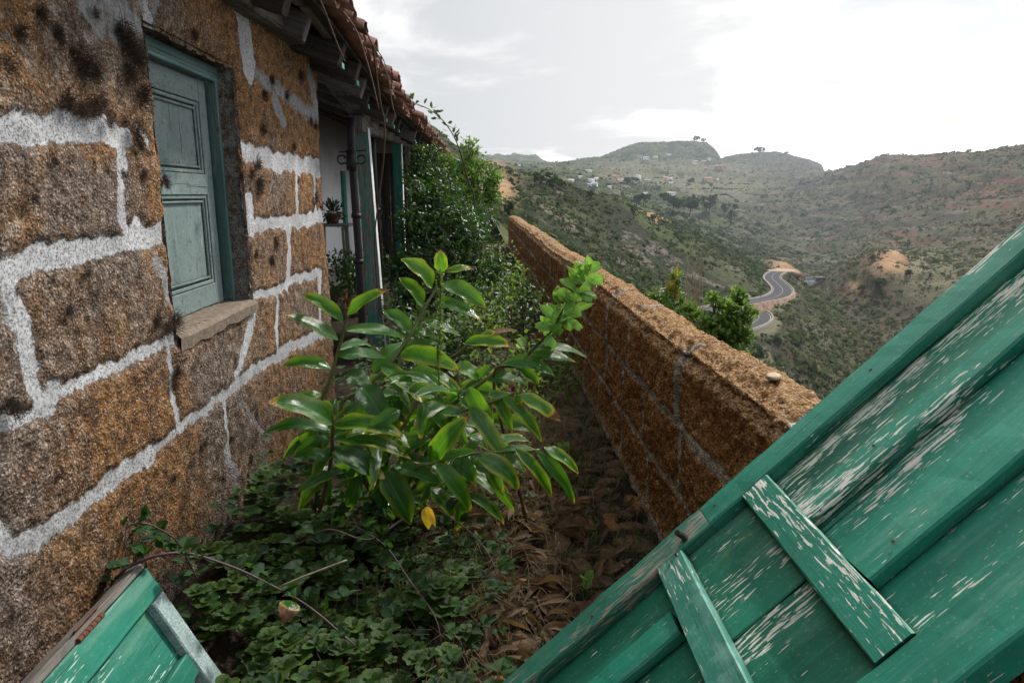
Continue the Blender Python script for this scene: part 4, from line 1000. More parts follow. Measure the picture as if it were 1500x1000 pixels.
for Pr, hw in zip(roads, W_):
    T = np.gradient(Pr[:, :2], axis=0); T /= np.linalg.norm(T, axis=1)[:, None]; Nn = np.stack([-T[:, 1], T[:, 0]], 1)
    rows = []; 
    for s in (-1, -.5, 0, .5, 1): rows.append(np.concatenate([Pr[:, :2] + Nn * hw * s, Pr[:, 2:3]], 1))
    V = np.stack(rows, 1).reshape(-1, 3); ln_ = np.arange(len(Pr))
    UV = np.stack([np.repeat(ln_, 5), np.tile([0, .25, .5, .75, 1], len(Pr))], 1)
    B.add(V, [[i*5+j, i*5+j+1, (i+1)*5+j+1, (i+1)*5+j] for i in range(len(Pr)-1) for j in range(4)], UV)
    for s in (-1, 1):
        e0 = np.concatenate([Pr[:, :2] + Nn * (hw + .02) * s, Pr[:, 2:3]], 1); e1 = np.concatenate([Pr[:, :2] + Nn * (hw + .26) * s, Pr[:, 2:3]], 1)
        V = np.stack([e0 - (0, 0, .3), e0 + (0, 0, .16), e1 + (0, 0, .16), e1 - (0, 0, .6)], 1).reshape(-1, 3)
        K.add(V, [[i*4+j, i*4+j+1, (i+1)*4+j+1, (i+1)*4+j] for i in range(len(Pr)-1) for j in range(3)])
tag(B.build('road', MAT['road']), kind='structure')
tag(K.build('kerb', MAT['kerb']), kind='structure')
# stone retaining wall carrying the upper bend
B = MB(); Pr = roads[0]; sel = [i for i in range(len(Pr)) if 100 < Pr[i, 1] < 131]
T = np.gradient(Pr[:, :2], axis=0); T /= np.linalg.norm(T, axis=1)[:, None]; Nn = np.stack([T[:, 1], -T[:, 0]], 1)
top = np.concatenate([Pr[sel][:, :2] + Nn[sel] * (W_[0] + .62), Pr[sel][:, 2:3] + .25], 1); bot = top.copy(); bot[:, 2] -= 4.3; bot[:, :2] += Nn[sel] * .35
back = top.copy(); back[:, :2] -= Nn[sel] * .5
V = np.stack([back, top, bot], 1).reshape(-1, 3)
B.add(V, [[i*3+j, i*3+j+1, (i+1)*3+j+1, (i+1)*3+j] for i in range(len(sel)-1) for j in range(2)])
o = B.build('retaining_wall', MAT['retain']); tag(o, 'reddish stone retaining wall carrying the upper bend of the valley road', 'wall')

# --- scrub: countless bushes on the slopes, one mass
ms = M('scrub_bush'); p = ms.pos(); rn = ms.attr('rnd'); n_ = ms.noise(p, .5, 3, .6)
c = ms.ramp(rn, [(0, (.032, .048, .026)), (.35, (.062, .086, .040)), (.6, (.095, .112, .058)), (.8, (.13, .125, .08)), (1, (.19, .175, .135))])
c = ms.mix(ms.mr(n_, .3, .7, 0, .5), c, (.02, .032, .016))
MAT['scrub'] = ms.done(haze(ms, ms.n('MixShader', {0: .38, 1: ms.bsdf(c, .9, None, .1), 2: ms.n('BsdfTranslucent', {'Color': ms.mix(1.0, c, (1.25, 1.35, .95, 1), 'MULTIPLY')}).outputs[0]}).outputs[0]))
NB = 115000
bx = RNG.uniform(560, 1560, NB); dx_ = np.exp(RNG.uniform(np.log(48), np.log(1700), NB))
bi = np.interp(bx, bear, np.arange(len(bear))); ri = np.interp(np.log(dx_), np.log(rowsD), np.arange(len(rowsD)))
i0 = ri.astype(int).clip(0, len(rowsD) - 2); j0 = bi.astype(int).clip(0, len(bear) - 2); u = ri - i0; v = bi - j0
bl = lambda G: G[i0, j0] * (1-u) * (1-v) + G[i0+1, j0] * u * (1-v) + G[i0, j0+1] * (1-u) * v + G[i0+1, j0+1] * u * v
cx, cy, cz = bl(TXg), bl(TYg), bl(TZ)
dens = .55 * ((cx / cy > .40) & (cy < 150)) + fbm(cx / 40, cy / 60, 0, 4, 301) + .5 * fbm(cx / 11, cy / 14, 0, 2, 302)
keep = (dens + RNG.uniform(-.75, .6, NB) > -.14) & (RNG.random(NB) > bl(tm) * .45) & (RNG.random(NB) > bl(earth) * 1.1)
for Pr in roads:
    for c0 in range(len(Pr)): keep &= ~(np.hypot(cx - Pr[c0, 0], cy - Pr[c0, 1]) < 2.9)
cx, cy, cz = cx[keep], cy[keep], cz[keep]; NB = len(cx)
size = (RNG.gamma(1.5, .28, NB) + .17) * np.clip(cy / 190, .62, 3.0) ** .68
NQ = 8
# each bush: NQ triangles pairs around a dome
dirs = RNG.normal(size=(NB, NQ, 3)); dirs[..., 2] = np.abs(dirs[..., 2]); dirs /= np.linalg.norm(dirs, axis=-1, keepdims=True)
cen = dirs * RNG.uniform(.45, 1, (NB, NQ, 1)) * size[:, None, None] * np.array((1, 1, .8))
t1 = np.cross(dirs, RNG.normal(size=(NB, NQ, 3))); t1 /= np.linalg.norm(t1, axis=-1, keepdims=True); t2 = np.cross(dirs, t1)
hs = (size[:, None, None] * RNG.uniform(.25, .5, (NB, NQ, 1)))
base = np.stack([cx, cy, cz], -1)[:, None, :] + cen
quad = np.stack([base - t1 * hs, base - t2 * hs * .8, base + t1 * hs, base + t2 * hs * .8], 2).reshape(-1, 3)
rnd = np.clip(.22 * np.repeat(sstep(.35, .6, cx / cy), NQ * 4) + np.repeat(RNG.beta(2, 2.6, NB), NQ * 4) + np.repeat(RNG.uniform(-.15, .15, NB * NQ), 4) + .25 * np.repeat(fbm(cx / 55, cy / 80, 0, 3, 305), NQ * 4), 0, 1)
F = np.arange(len(quad)).reshape(-1, 4)
o = link_mesh('scrub', quad, F, MAT['scrub'], None, None, {'rnd': rnd}, smooth=False); tag(o, kind='stuff')
tag(o, 'dense low scrub of green and brown bushes covering the valley slopes', 'scrub')

# --- trees on the slopes that one can tell apart
def far_tree(px, py, hpx, wpx, label, y0, dark=.15, skip=None, shape=0):
    P = hit(px, py, y0)
    if P is None: return
    h = hpx / 1000 * P[1]; wd = wpx / 1000 * P[1]
    t = empty('tree', P - np.array((0, 0, .3)), label, 'tree', 'trees on the valley slopes')
    B = MB(); tube(B, [(0, 0, 0), (wd * .03, 0, h * .35), (wd * .05, 0, h * .8)], h * .035, h * .012, 5)
    for k in range(3):
        a = random.uniform(0, 6.3); tube(B, [(wd * .03, 0, h * .35), (wd * .25 * math.cos(a), wd * .25 * math.sin(a), h * .7)], h * .018, h * .008, 4)
    o = B.build('trunk', MAT['far_trunk'], t)
    B = MB(('rnd',)); N_ = 150
    cl = [(random.uniform(-.35, .35), random.uniform(-.35, .35), random.uniform(.42, .9), random.uniform(.18, .30)) for _ in range(8)]
    for _ in range(N_):
        a, b_, z_, r_ = random.choice(cl); dv = rdir(.3); r = r_ * random.uniform(.5, 1.05)
        if shape: z_ = .15 + .8 * random.random(); a *= (1.1 - z_); b_ *= (1.1 - z_)
        ctr = np.array((a * wd + dv[0] * r * wd, b_ * wd + dv[1] * r * wd, z_ * h + dv[2] * r * h * .7)); s = wd * random.uniform(.05, .11)
        u_, w_ = frame_of(dv + rdir() * .6); B.add([ctr - u_ * s, ctr - w_ * s * .8, ctr + u_ * s, ctr + w_ * s * .8], [[0, 1, 2, 3]], rnd=np.clip(dark + random.uniform(-.12, .2), 0, 1))
    B.build('crown', MAT['scrub'], t, False)
mt_ = M('far_tree_bark'); MAT['far_trunk'] = mt_.done(haze(mt_, mt_.bsdf((.07, .055, .045), .9)))
for a in [(783,272,22,20,'dark round tree on the left ridge nearest the shrub',100),(800,276,26,28,'widest dark tree on the left ridge crest',100),(818,277,20,24,'right-hand dark tree of the clump on the left ridge',100),
          (865,294,17,15,'dark bush-like tree halfway down the left ridge',100),(928,320,22,13,'narrow dark tree in front of the orange earth bank',100),(958,330,18,15,'dark tree just right of the orange earth bank',100),
          (985,312,28,40,'broad grey green tree in the grove below the white house',300),(1010,316,30,44,'widest tree of the grove in mid valley',300),(1038,314,26,34,'right-hand tree of the mid valley grove',300),
          (1070,330,34,18,'tall dark tree standing alone right of the mid valley grove',300),(1060,318,20,16,'smaller dark tree beside the tall lone tree',300),
          (942,302,18,30,'round tree behind the orange earth bank',300),(925,270,10,24,'dark tree among the white village houses',500),(1011,270,9,13,'dark tree below the village on the right',500),
          (1328,366,14,12,'dark bush-like tree on top of the orange spur',180),(1333,406,14,15,'dark tree on the face of the rocky spur',150),(1286,425,18,30,'low green tree on the near spur above the gully',150),(1262,428,12,14,'small green tree left of the low spur tree',150)]:
    far_tree(*a)
def crest_tree(px, py, hpx, wpx, label, Y):
    P = atY(px, py, Y); P[2] = terr_z(P[0], P[1]); 
    h = hpx / 1000 * Y; wd = wpx / 1000 * Y
    t = empty('tree', P - np.array((0, 0, 1)), label, 'tree', 'trees on the skyline')
    B = MB(); tube(B, [(0, 0, 0), (0, 0, h * .8)], h * .05, h * .02, 5); B.build('trunk', MAT['far_trunk'], t); B = MB(('rnd',))
    for _ in range(70):
        dv = rdir(); ctr = np.array((dv[0] * wd * .5, dv[1] * wd * .5, h * (.75 + dv[2] * .35))) * (1, 1, 1); s = wd * random.uniform(.08, .16); u_, w_ = frame_of(dv + rdir())
        B.add([ctr - u_ * s, ctr - w_ * s, ctr + u_ * s, ctr + w_ * s], [[0, 1, 2, 3]], rnd=random.uniform(0, .3))
    B.build('crown', MAT['scrub'], t, False)
crest_tree(1020, 207, 7, 10, 'tree standing on the top of the highest hill', 1650)
crest_tree(1030, 209, 5, 7, 'smaller tree right of the one on the highest hill top', 1650)
crest_tree(1112, 223, 6, 14, 'tree on the top of the rounded hill left of the gap', 1650)
crest_tree(1152, 227, 4, 6, 'tiny tree on the right shoulder of the rounded hill', 1650)
crest_tree(1419, 222, 6, 6, 'tiny tree on the skyline of the right-hand ridge', 820)
crest_tree(1395, 224, 4, 5, 'smaller bush-like tree left of the right-hand skyline tree', 820)

# --- village houses
MH = {}
def hz_mat(n, col):
    if n not in MH:
        m = M(n); MH[n] = m.done(haze(m, m.bsdf(m.mix(m.noise(m.pos(), .8, 3, .6), col, tuple(x * .82 for x in col)), .8)))
    return MH[n]
VH = [(862,251,9,3,'white','white house highest on the left track of the village'),(850,261,6,3,'white','small white house at the left end of the village'),(836,264,10,2,'white','low pale houses row at the far left village edge'),
 (866,266,10,4,'white','upper white house in the tight left cluster'),(871,271,9,4,'white','lower white house in the tight left cluster'),(873,263,7,3,'white','topmost white house of the left cluster'),(863,272,8,3,'grey','grey roofed house at the front of the left cluster'),
 (883,261,6,3,'ochre','small ochre house right of the left cluster'),(902,261,10,4,'ochre','ochre house with white end in mid village'),(907,268,9,5,'pink','pinkish house in the mid village cluster'),(914,267,6,5,'white','white gabled house beside the pinkish house'),(893,276,5,3,'white','small white house lowest of the mid village'),
 (935,261,8,5,'white','bright white house above the dark village tree'),(931,268,6,3,'white','small pale house left of the dark village tree'),(948,266,9,3,'grey','grey house right of the dark village tree'),
 (937,231,7,3,'pink','red roofed house on the upper mountain road'),(946,232,9,3,'white','white house right of the red roofed upper house'),(960,231,7,3,'white','lone white house in the middle of the upper row'),(979,228,8,3,'white','white house beside the mast on the upper row'),
 (975,262,10,3,'pink','red roofed long house in the right part of the village'),(982,262,7,3,'white','white house next to the red roofed long house'),(983,268,7,2,'white','low white house in front of the red roofed long house'),
 (1018,237,8,2,'white','white house left on the shoulder terrace'),(1030,237,10,2,'pink','long pink house on the shoulder terrace'),(1039,235,5,4,'white','white house at the right end of the shoulder terrace'),(1016,242,9,3,'ochre','cream house below the shoulder terrace'),
 (1034,248,6,2,'red','small red roof left of the long red house'),(1053,247,13,4,'red','long red house on the right village slope'),(1036,264,12,4,'ochre','yellow ochre house alone on the right slope'),(1051,265,3,3,'white','tiny white house right of the yellow ochre house'),
 (983,285,13,4,'white','long white house alone below the village'),(945,285,6,3,'white','small white house above the orange earth bank'),(760,243,5,2,'white','single white house on the far left mountain')]
HC = {'white': (.88, .89, .90), 'ochre': (.62, .48, .30), 'pink': (.68, .52, .46), 'red': (.48, .30, .26), 'grey': (.45, .46, .50)}
for x, y, wpx, hpx, col, lab in VH:
    P = hit(x, y + 1, 420)
    if P is None: continue
    s = P[1] / 1000; wd, hh = wpx * s * .86, hpx * s * .95; dp = wd * .6
    t = empty('village_house', P - np.array((0, 0, .4)), lab, 'house', 'houses on the far mountain side'); t.rotation_euler[2] = random.uniform(-.5, .5)
    B = MB(); hw, hd = wd / 2, dp / 2
    B.add([(-hw,-hd,-2),(hw,-hd,-2),(hw,hd,-2),(-hw,hd,-2),(-hw,-hd,hh),(hw,-hd,hh),(hw,hd,hh),(-hw,hd,hh)], [[0,1,5,4],[1,2,6,5],[2,3,7,6],[3,0,4,7],[4,5,6,7]])
    B.build('wall', hz_mat('plaster_' + col, HC[col]), t, False)
    B = MB(); e = .4; rh = hh + hpx * s * .45 if col != 'white' else hh + .5
    B.add([(-hw-e,-hd-e,hh+.05),(hw+e,-hd-e,hh+.05),(hw+e,hd+e,hh+.05),(-hw-e,hd+e,hh+.05),(-hw-e,0,rh),(hw+e,0,rh)], [[0,1,5,4],[2,3,4,5],[1,2,5],[3,0,4],[3,2,1,0]])
    B.build('roof', hz_mat('roof_' + ('pale' if col == 'white' else 'grey' if col == 'grey' else 'tile'), (.70, .70, .70) if col == 'white' else (.32, .33, .36) if col == 'grey' else (.42, .20, .14)), t, False)
    if wd > 6:
        for k in range(max(1, int(wd / 4))):
            B = MB(); xw = -hw + (k + .5) * wd / max(1, int(wd / 4)); B.add([(xw-.5,-hd-.03,hh*.35),(xw+.5,-hd-.03,hh*.35),(xw+.5,-hd-.03,hh*.75),(xw-.5,-hd-.03,hh*.75)], [[0,1,2,3]])
            B.build('window', hz_mat('dark_window', (.06, .07, .08)), t, False)
# concrete building by the road and the flat topped earth mound
P = hit(1196, 413, 150)
if P is not None:
    s = P[1] / 1000; t = empty('concrete_building', P, 'grey concrete building with dark canopy and pillars beside the valley road', 'building')
    B = MB(); wd, hh, dp = 17 * s, 8 * s, 10 * s
    B.add([(-wd,-dp,-4),(wd,-dp,-4),(wd,dp,-4),(-wd,dp,-4),(-wd,-dp,hh*.2),(wd,-dp,hh*.2),(wd,dp,hh*.2),(-wd,dp,hh*.2)], [[0,1,5,4],[1,2,6,5],[2,3,7,6],[3,0,4,7],[4,5,6,7]]); B.build('yard_slab', hz_mat('concrete', (.42, .42, .43)), t, False)
    B = MB(); plank(B, (-wd * .45, -dp * .8, hh * .9), (wd * .45, -dp * .8, hh * .9), (0, 1, 0), dp * .9, .5, .02, .05, 4); B.build('canopy', hz_mat('dark_roof_sheet', (.12, .09, .08)), t, False)
    for k in range(5):
        B = MB(); xx = (-.42 + .21 * k) * wd; plank(B, (xx, -dp * 1.0, hh * .2), (xx, -dp * 1.0, hh * .88), (1, 0, 0), .35, .35, .01, .03, 3); B.build('pillar', hz_mat('concrete', (.42, .42, .43)), t, False)
    B = MB(); plank(B, (-wd * .9, dp * .5, hh * .5), (wd * .9, dp * .5, hh * .5), (0, 0, 1), hh * .7, .4, .02, .05, 4); B.build('back_wall', hz_mat('concrete', (.42, .42, .43)), t, False)
P = atY(1147, 401, 198); v, f = rock(23, (5.2, 4.2, 2.1), 3, .22); v[:, 2] = np.minimum(v[:, 2], 1.35 + .12 * v[:, 0] * .2); B = MB(); B.add(v, f)
me_ = M('red_earth'); pp_ = me_.pos(); nz_ = me_.n('SeparateXYZ', {'Vector': me_.n('NewGeometry').outputs['Normal']}).outputs[2]
MAT['redearth'] = me_.done(haze(me_, me_.bsdf(me_.mix(me_.mr(nz_, .6, .9), me_.mix(me_.noise(pp_, .9, 4, .7), (.13, .06, .042), (.27, .15, .11)), (.36, .25, .175)), .9, me_.bump(me_.noise(pp_, .8, 4, .7), .5))))
o = B.build('earth_mound', MAT['redearth']); o.location = P - np.array((0, 0, .2)); tag(o, 'flat topped red earth mound beside the bend of the valley road', 'mound')
# ------------------------------------------------------------------ foliage materials
MAT['ginger'] = mk_leaf('ginger_leaf', (.009, .070, .012), (.060, .22, .020), .25, .34, 16, (.32, .70, .03))
MAT['round'] = mk_leaf('round_leaf', (.016, .046, .009), (.060, .118, .020), .5, .25, 4, (.20, .36, .03), .25)
MAT['bramble'] = mk_leaf('bramble_leaf', (.009, .033, .012), (.030, .088, .020), .5, .25, 9, (.15, .32, .03), .25)
MAT['shrubleaf'] = mk_leaf('evergreen_leaf', (.010, .036, .012), (.040, .098, .024), .34, .22, 5, (.16, .32, .04), .45)
MAT['brightleaf'] = mk_leaf('young_leaf', (.05, .16, .03), (.17, .36, .07), .34, .36, 5, (.36, .62, .10), .5)
MAT['bushleaf'] = mk_leaf('bush_leaf', (.03, .085, .018), (.13, .24, .045), .36, .30, 5, (.32, .50, .07), .45)
MAT['weed'] = mk_leaf('weed_leaf', (.045, .10, .022), (.16, .24, .06), .5, .35, 4, (.34, .5, .08), .3)
MAT['dry'] = mk_leaf('dry_leaf', (.05, .03, .02), (.22, .145, .10), .75, .20, 12, (.3, .18, .08), .15)
MAT['drygrass'] = mk_leaf('dry_grass', (.05, .04, .025), (.20, .16, .10), .7, .25, 2, (.3, .25, .12), .15)
MAT['grass'] = mk_leaf('grass_blade', (.025, .06, .014), (.085, .16, .035), .5, .3, 2, (.25, .42, .06), .3)
MAT['yellowleaf'] = mk_leaf('yellow_leaf', (.62, .38, .02), (.80, .55, .05), .5, .4, 8, (.9, .6, .05), .3)
MAT['stem_g'] = mk_simple('green_brown_stem', (.055, .085, .025), (.16, .16, .055), 14, .5, .002, .4)
MAT['stem_r'] = mk_simple('red_brown_stem', (.045, .028, .018), (.12, .07, .04), 20, .6)
MAT['bark'] = mk_simple('grey_brown_bark', (.035, .027, .02), (.11, .085, .065), 30, .9)
MAT['cane'] = mk_simple('purple_bramble_cane', (.06, .028, .04), (.14, .075, .09), 20, .55)
MAT['twig'] = mk_simple('dry_pale_twig', (.20, .15, .11), (.40, .33, .25), 30, .9)
MAT['vine'] = mk_simple('dry_brown_vine', (.085, .05, .04), (.22, .15, .12), 25, .9)
MAT['seed'] = mk_simple('dry_rust_bracts', (.09, .035, .02), (.24, .11, .06), 60, .8)
MAT['flower'] = mk_simple('yellow_flower', (.75, .55, .02), (.85, .72, .05), 60, .7)
MAT['orangeflower'] = mk_simple('orange_seed_spike', (.45, .20, .03), (.65, .36, .05), 60, .7)
ZS = 500 / 173.33     # survey scale of the close-up sheet (2.885)
def zz(x, y): return 380 + x / ZS, 340 + y / ZS
def zb(x, y): return 300 + x / 2.632, 620 + y / 2.632
def wp(o, root): o.parent = root; o.matrix_parent_inverse = Matrix.Translation(root.location).inverted(); return o

# ------------------------------------------------------------------ ginger lily clump
gin = empty('ginger_lily', (-.55, 3.15, 0), 'large ginger lily clump with broad glossy brown tipped leaves in mid passage', 'plant')
STEMS = {
 'A': ([(265,725,3.12),(290,650,3.12),(322,540,3.13),(350,440,3.14),(374,345,3.15)], .0105, .007),
 'A2': ([(304,960,2.86),(308,880,2.86),(311,800,2.86),(300,745,2.87)], .009, .006),
 'B': ([(345,745,3.18),(430,670,3.22),(530,580,3.28),(605,480,3.36),(640,430,3.40),(690,335,3.48),(742,245,3.55),(778,175,3.6)], .0115, .007),
 'B2': ([(480,740,3.3),(560,620,3.35),(600,520,3.4),(612,465,3.42)], .008, .006),
 'C': ([(700,850,3.1),(800,745,3.12),(905,660,3.12),(1000,590,3.13),(1090,525,3.15)], .0115, .008),
 'D': ([(740,850,2.98),(840,765,2.97),(930,735,2.96),(1030,700,2.95),(1080,680,2.94)], .010, .007),
 'E': ([(660,1000,2.80),(740,975,2.78),(870,940,2.76),(1040,928,2.74),(1185,920,2.73)], .009, .006),
 'F': ([(700,620,3.55),(840,510,3.6),(900,465,3.62),(960,432,3.64),(1000,418,3.65)], .008, .005),
 'G': ([(560,900,3.0),(620,800,3.0),(680,700,3.05)], .009, .007),
}
gl_b = {k: MB(LK) for k in STEMS}; gst = {}
for k, (pts, r0, r1) in STEMS.items():
    P = [atY(*zz(x, y), Y) for x, y, Y in pts]
    g0 = np.array((-.55 + random.uniform(-.12, .12), 3.12 + random.uniform(-.1, .1), .05))
    if k == 'A': g0 = np.array((-.82, 3.1, .1))
    if k == 'A2': g0 = np.array((-.80, 2.9, .1))
    B = MB(); tube(B, spline([g0, (g0 + P[0]) / 2 + np.array((0, 0, -.03))] + P, 8), r0 * 1.1, r1, 8, .06)
    o = B.build('stem', MAT['stem_g'] if k not in ('A2',) else MAT['stem_r'], None); wp(o, gin); gst[k] = o
def GL(k, b, t, w, Y=None, dY=0.0, tip=.0, yel=.0, up=.5, side=0.0, arch=.06, fold=.22, roll=0.0, rnd=None, conv=zz, sc=ZS, twist=0.0, inner=False):
    pts, _, _ = STEMS[k]; Y = Y or pts[len(pts) // 2][2]
    p0 = atY(*conv(*b), Y); p1 = atY(*conv(*t), Y + dY)
    view = nrm(np.array((0, 0, EYE)) - (p0 + p1) / 2)
    n_ = nrm(view * (1 - up) + np.array((0, 0, 1)) * up + np.array((side, 0, 0)))
    leaf(gl_b[k], p0, p1, n_, w / sc * Y / 1000 * (.86 if inner else .98), 'ginger', arch * u(.8, 2.2), fold * u(.8, 2.2), 12, random.random() * .75 if rnd is None else rnd, min(1.4, tip + max(0, u(-.25, .22))), min(1, yel + max(0, u(-.4, .5))), .05, roll, u(-.35, .35), max(0, u(-.08, .34)) if inner else max(0, u(-.1, .16)))
u = random.uniform
G_ = [ # stem, base, tip, width, {options}
 ('A',(352,375),(180,252),66,dict(yel=.25,tip=.18,dY=.05)),('A',(332,455),(112,348),70,dict(yel=.2,tip=.12,dY=-.05)),('A',(372,350),(548,243),66,dict(yel=.45,tip=.2,rnd=.8)),
 ('A',(366,415),(615,438),62,dict(dY=.1)),('A',(302,575),(98,556),66,dict(yel=.2,rnd=.5)),('A',(328,525),(535,530),72,dict(dY=.1,rnd=.3)),('A',(272,690),(118,716),46,dict(yel=.4,rnd=.9)),('A',(330,500),(470,480),46,dict(dY=.2)),
 ('A2',(310,812),(18,715),118,dict(Y=2.85,dY=-.1,yel=.25,tip=.1,rnd=.35,arch=.1)),('A2',(315,815),(612,862),92,dict(Y=2.85,dY=-.05,yel=.7,tip=.16,rnd=.35,arch=.09)),('A2',(305,845),(15,845),70,dict(Y=2.9,rnd=.05,up=.7)),('A2',(310,875),(640,960),92,dict(Y=2.83,rnd=.12,yel=.4,arch=.1)),
 ('A2',(308,930),(480,1010),96,dict(Y=2.83,rnd=.1)),('A2',(306,960),(140,945),70,dict(Y=2.85,rnd=.2)),('A2',(300,760),(245,715),56,dict(Y=2.86,yel=1,tip=.5,rnd=.9)),('A2',(308,790),(190,840),80,dict(Y=2.95,rnd=.05)),
 ('B2',(480,590),(615,468),70,dict(dY=.15,rnd=.6)),('B',(642,415),(518,328),68,dict(dY=.05,rnd=.45)),('B',(692,315),(588,185),74,dict(dY=-.1,yel=.3,rnd=.4)),('B',(728,235),(597,104),86,dict(dY=-.1,yel=.25,rnd=.55)),
 ('B',(770,168),(762,68),60,dict(Y=3.58,yel=1,tip=.35,rnd=1,up=.1)),('B',(790,168),(910,150),44,dict(Y=3.58,yel=1,tip=.45,rnd=1)),('B',(778,215),(958,322),78,dict(Y=3.55,dY=-.15,yel=.2,tip=.1,rnd=.5)),('B',(742,290),(935,372),68,dict(Y=3.52,dY=-.1,tip=.14,rnd=.3)),
 ('B',(700,380),(848,432),54,dict(Y=3.46,rnd=.3)),('B',(650,422),(740,442),48,dict(Y=3.42,rnd=.2)),('B2',(598,515),(848,562),92,dict(Y=3.3,dY=-.25,yel=.75,tip=.1,rnd=1,up=.35)),('B',(600,490),(760,470),60,dict(Y=3.4,rnd=.2)),
 ('C',(830,560),(955,632),76,dict(Y=3.2,yel=.5,tip=.25,rnd=.9)),('B',(520,562),(688,705),84,dict(Y=3.2,dY=-.2,yel=.3,rnd=.35)),('B2',(635,590),(780,645),88,dict(Y=3.25,yel=.4,rnd=.95)),('B',(428,650),(535,810),122,dict(Y=3.1,dY=-.1,rnd=.03)),
 ('B',(360,605),(475,645),90,dict(Y=3.2,rnd=.05)),('B',(515,720),(645,765),92,dict(Y=3.15,rnd=.05)),('C',(728,590),(870,705),58,dict(Y=3.15,yel=.5,tip=.5,rnd=.7)),
 ('F',(868,468),(1085,482),66,dict(Y=3.6,yel=.9,tip=.3,rnd=.9)),('F',(920,450),(1092,415),34,dict(Y=3.63,tip=1.2,yel=1)),
 ('C',(1130,508),(1382,528),56,dict(Y=3.15,rnd=.3,up=.7)),('C',(1138,528),(1335,548),66,dict(Y=3.13,rnd=.3,tip=.1)),('C',(1028,556),(1245,605),76,dict(Y=3.12,rnd=.25,arch=.12)),('C',(950,622),(1135,632),62,dict(Y=3.12,rnd=.25)),('C',(1090,575),(1180,640),60,dict(Y=3.1,rnd=.15)),
 ('D',(1028,692),(1192,885),66,dict(Y=2.93,yel=.45,rnd=.5)),('D',(1098,686),(1275,795),72,dict(Y=2.93,yel=1,tip=.4,rnd=.9)),('D',(1085,690),(1120,770),40,dict(Y=2.93,tip=1.3)),('D',(888,735),(1038,960),86,dict(Y=2.9,dY=-.1,rnd=.35,yel=.3)),('D',(968,692),(1062,690),50,dict(Y=2.98,rnd=.6)),
 ('G',(722,965),(888,768),104,dict(Y=2.85,rnd=.7,yel=.25,up=.25)),('G',(560,905),(722,868),86,dict(Y=2.9,rnd=.2,tip=.08)),('G',(648,885),(765,780),80,dict(Y=2.95,rnd=.3)),('G',(735,860),(800,820),60,dict(Y=3,rnd=.1)),('D',(845,700),(915,765),60,dict(Y=3.0,rnd=.3)),
 ('G',(620,800),(560,700),70,dict(Y=3.1,rnd=.1)),('G',(690,720),(800,690),70,dict(Y=3.1,rnd=.15)),('C',(905,650),(980,560),54,dict(Y=3.2,rnd=.2)),
 ('E',(770,965),(915,925),50,dict(rnd=.6)),('E',(920,935),(1018,1015),60,dict(rnd=.2))]
for k, b, t, w_, kw in G_: GL(k, b, t, w_, **kw)
for k, b, t, w_, kw in [('A2',(500,105),(695,215),100,dict(Y=2.82,rnd=.05)),('G',(688,185),(792,380),124,dict(Y=2.85,rnd=.08,dY=-.05)),('G',(728,168),(915,235),68,dict(Y=2.8,rnd=.35)),('E',(890,155),(1025,335),84,dict(Y=2.72,rnd=.45,yel=.25,tip=.15)),
   ('E',(1048,125),(1208,258),92,dict(Y=2.72,rnd=.3,yel=.25,arch=.1)),('E',(1196,97),(1340,290),58,dict(Y=2.72,rnd=.4,yel=.4)),('E',(1278,108),(1425,305),70,dict(Y=2.7,rnd=.2)),('E',(1308,93),(1442,195),58,dict(Y=2.72,yel=.9,rnd=.8)),
   ('A2',(480,190),(362,335),68,dict(Y=2.85,yel=.3,tip=.1,rnd=.25)),('G',(868,248),(965,365),76,dict(Y=2.85,rnd=.15)),('E',(958,130),(1042,230),80,dict(Y=2.8,rnd=.2,tip=.2)),('A2',(480,60),(345,120),60,dict(Y=2.95,rnd=.1)),('G',(750,112),(872,58),70,dict(Y=2.85,rnd=.25)),('A2',(600,200),(556,335),70,dict(Y=2.95,rnd=.05)),
   ('E',(1145,100),(1290,105),34,dict(Y=2.74,rnd=.5)),('G',(640,240),(700,330),60,dict(Y=3.0,rnd=.05))]:
    GL(k, b, t, w_, conv=zb, sc=2.632, **kw)
for i in range(120):      # inner, shaded leaves
    x, y = u(270, 1000), u(600, 1120); a = u(-.5, 3.6); L = u(150, 230)
    GL(random.choice(['B', 'G', 'C', 'A2']), (x, y), (x + math.cos(a) * L, y + math.sin(a) * L * .7 + 30), u(55, 95), Y=u(2.85, 3.5), dY=u(-.2, .2), inner=True, rnd=u(0, .22), yel=u(0, .4), tip=max(0, u(-.3, .25)), up=u(.3, .8), side=u(-.5, .5))
for k in STEMS:
    o = gl_b[k].build('leaves', MAT['ginger'], None); o.parent = gst[k]; o.matrix_parent_inverse = Matrix.Identity(4)
for k, (x, y), n_, s_ in (('A', (372, 300), 16, .045), ('C', (1180, 440), 10, .03), ('D', (1065, 665), 9, .04), ('B', (800, 160), 5, .03), ('A', (360, 270), 8, .03)):
    Y = STEMS[k][0][-1][2]; c_ = atY(*zz(x, y), Y); B = MB(LK); e_ = atY(*zz(*STEMS[k][0][-1][:2]), Y)
    for i in range(n_):
        f_ = i / n_; b_ = e_ + (c_ - e_) * f_ * 1.5; leaf(B, b_, b_ + nrm(np.array((u(-1, 1), u(-1, 1), u(.2, 1.4)))) * s_ * u(.7, 1.2), rdir(), s_ * .32, 'lance', .1, .4, 4, u(0, 1), 1.6)
    B2 = MB(LK); o = B.build('seed_head', MAT['seed'], None); o.parent = gst[k]

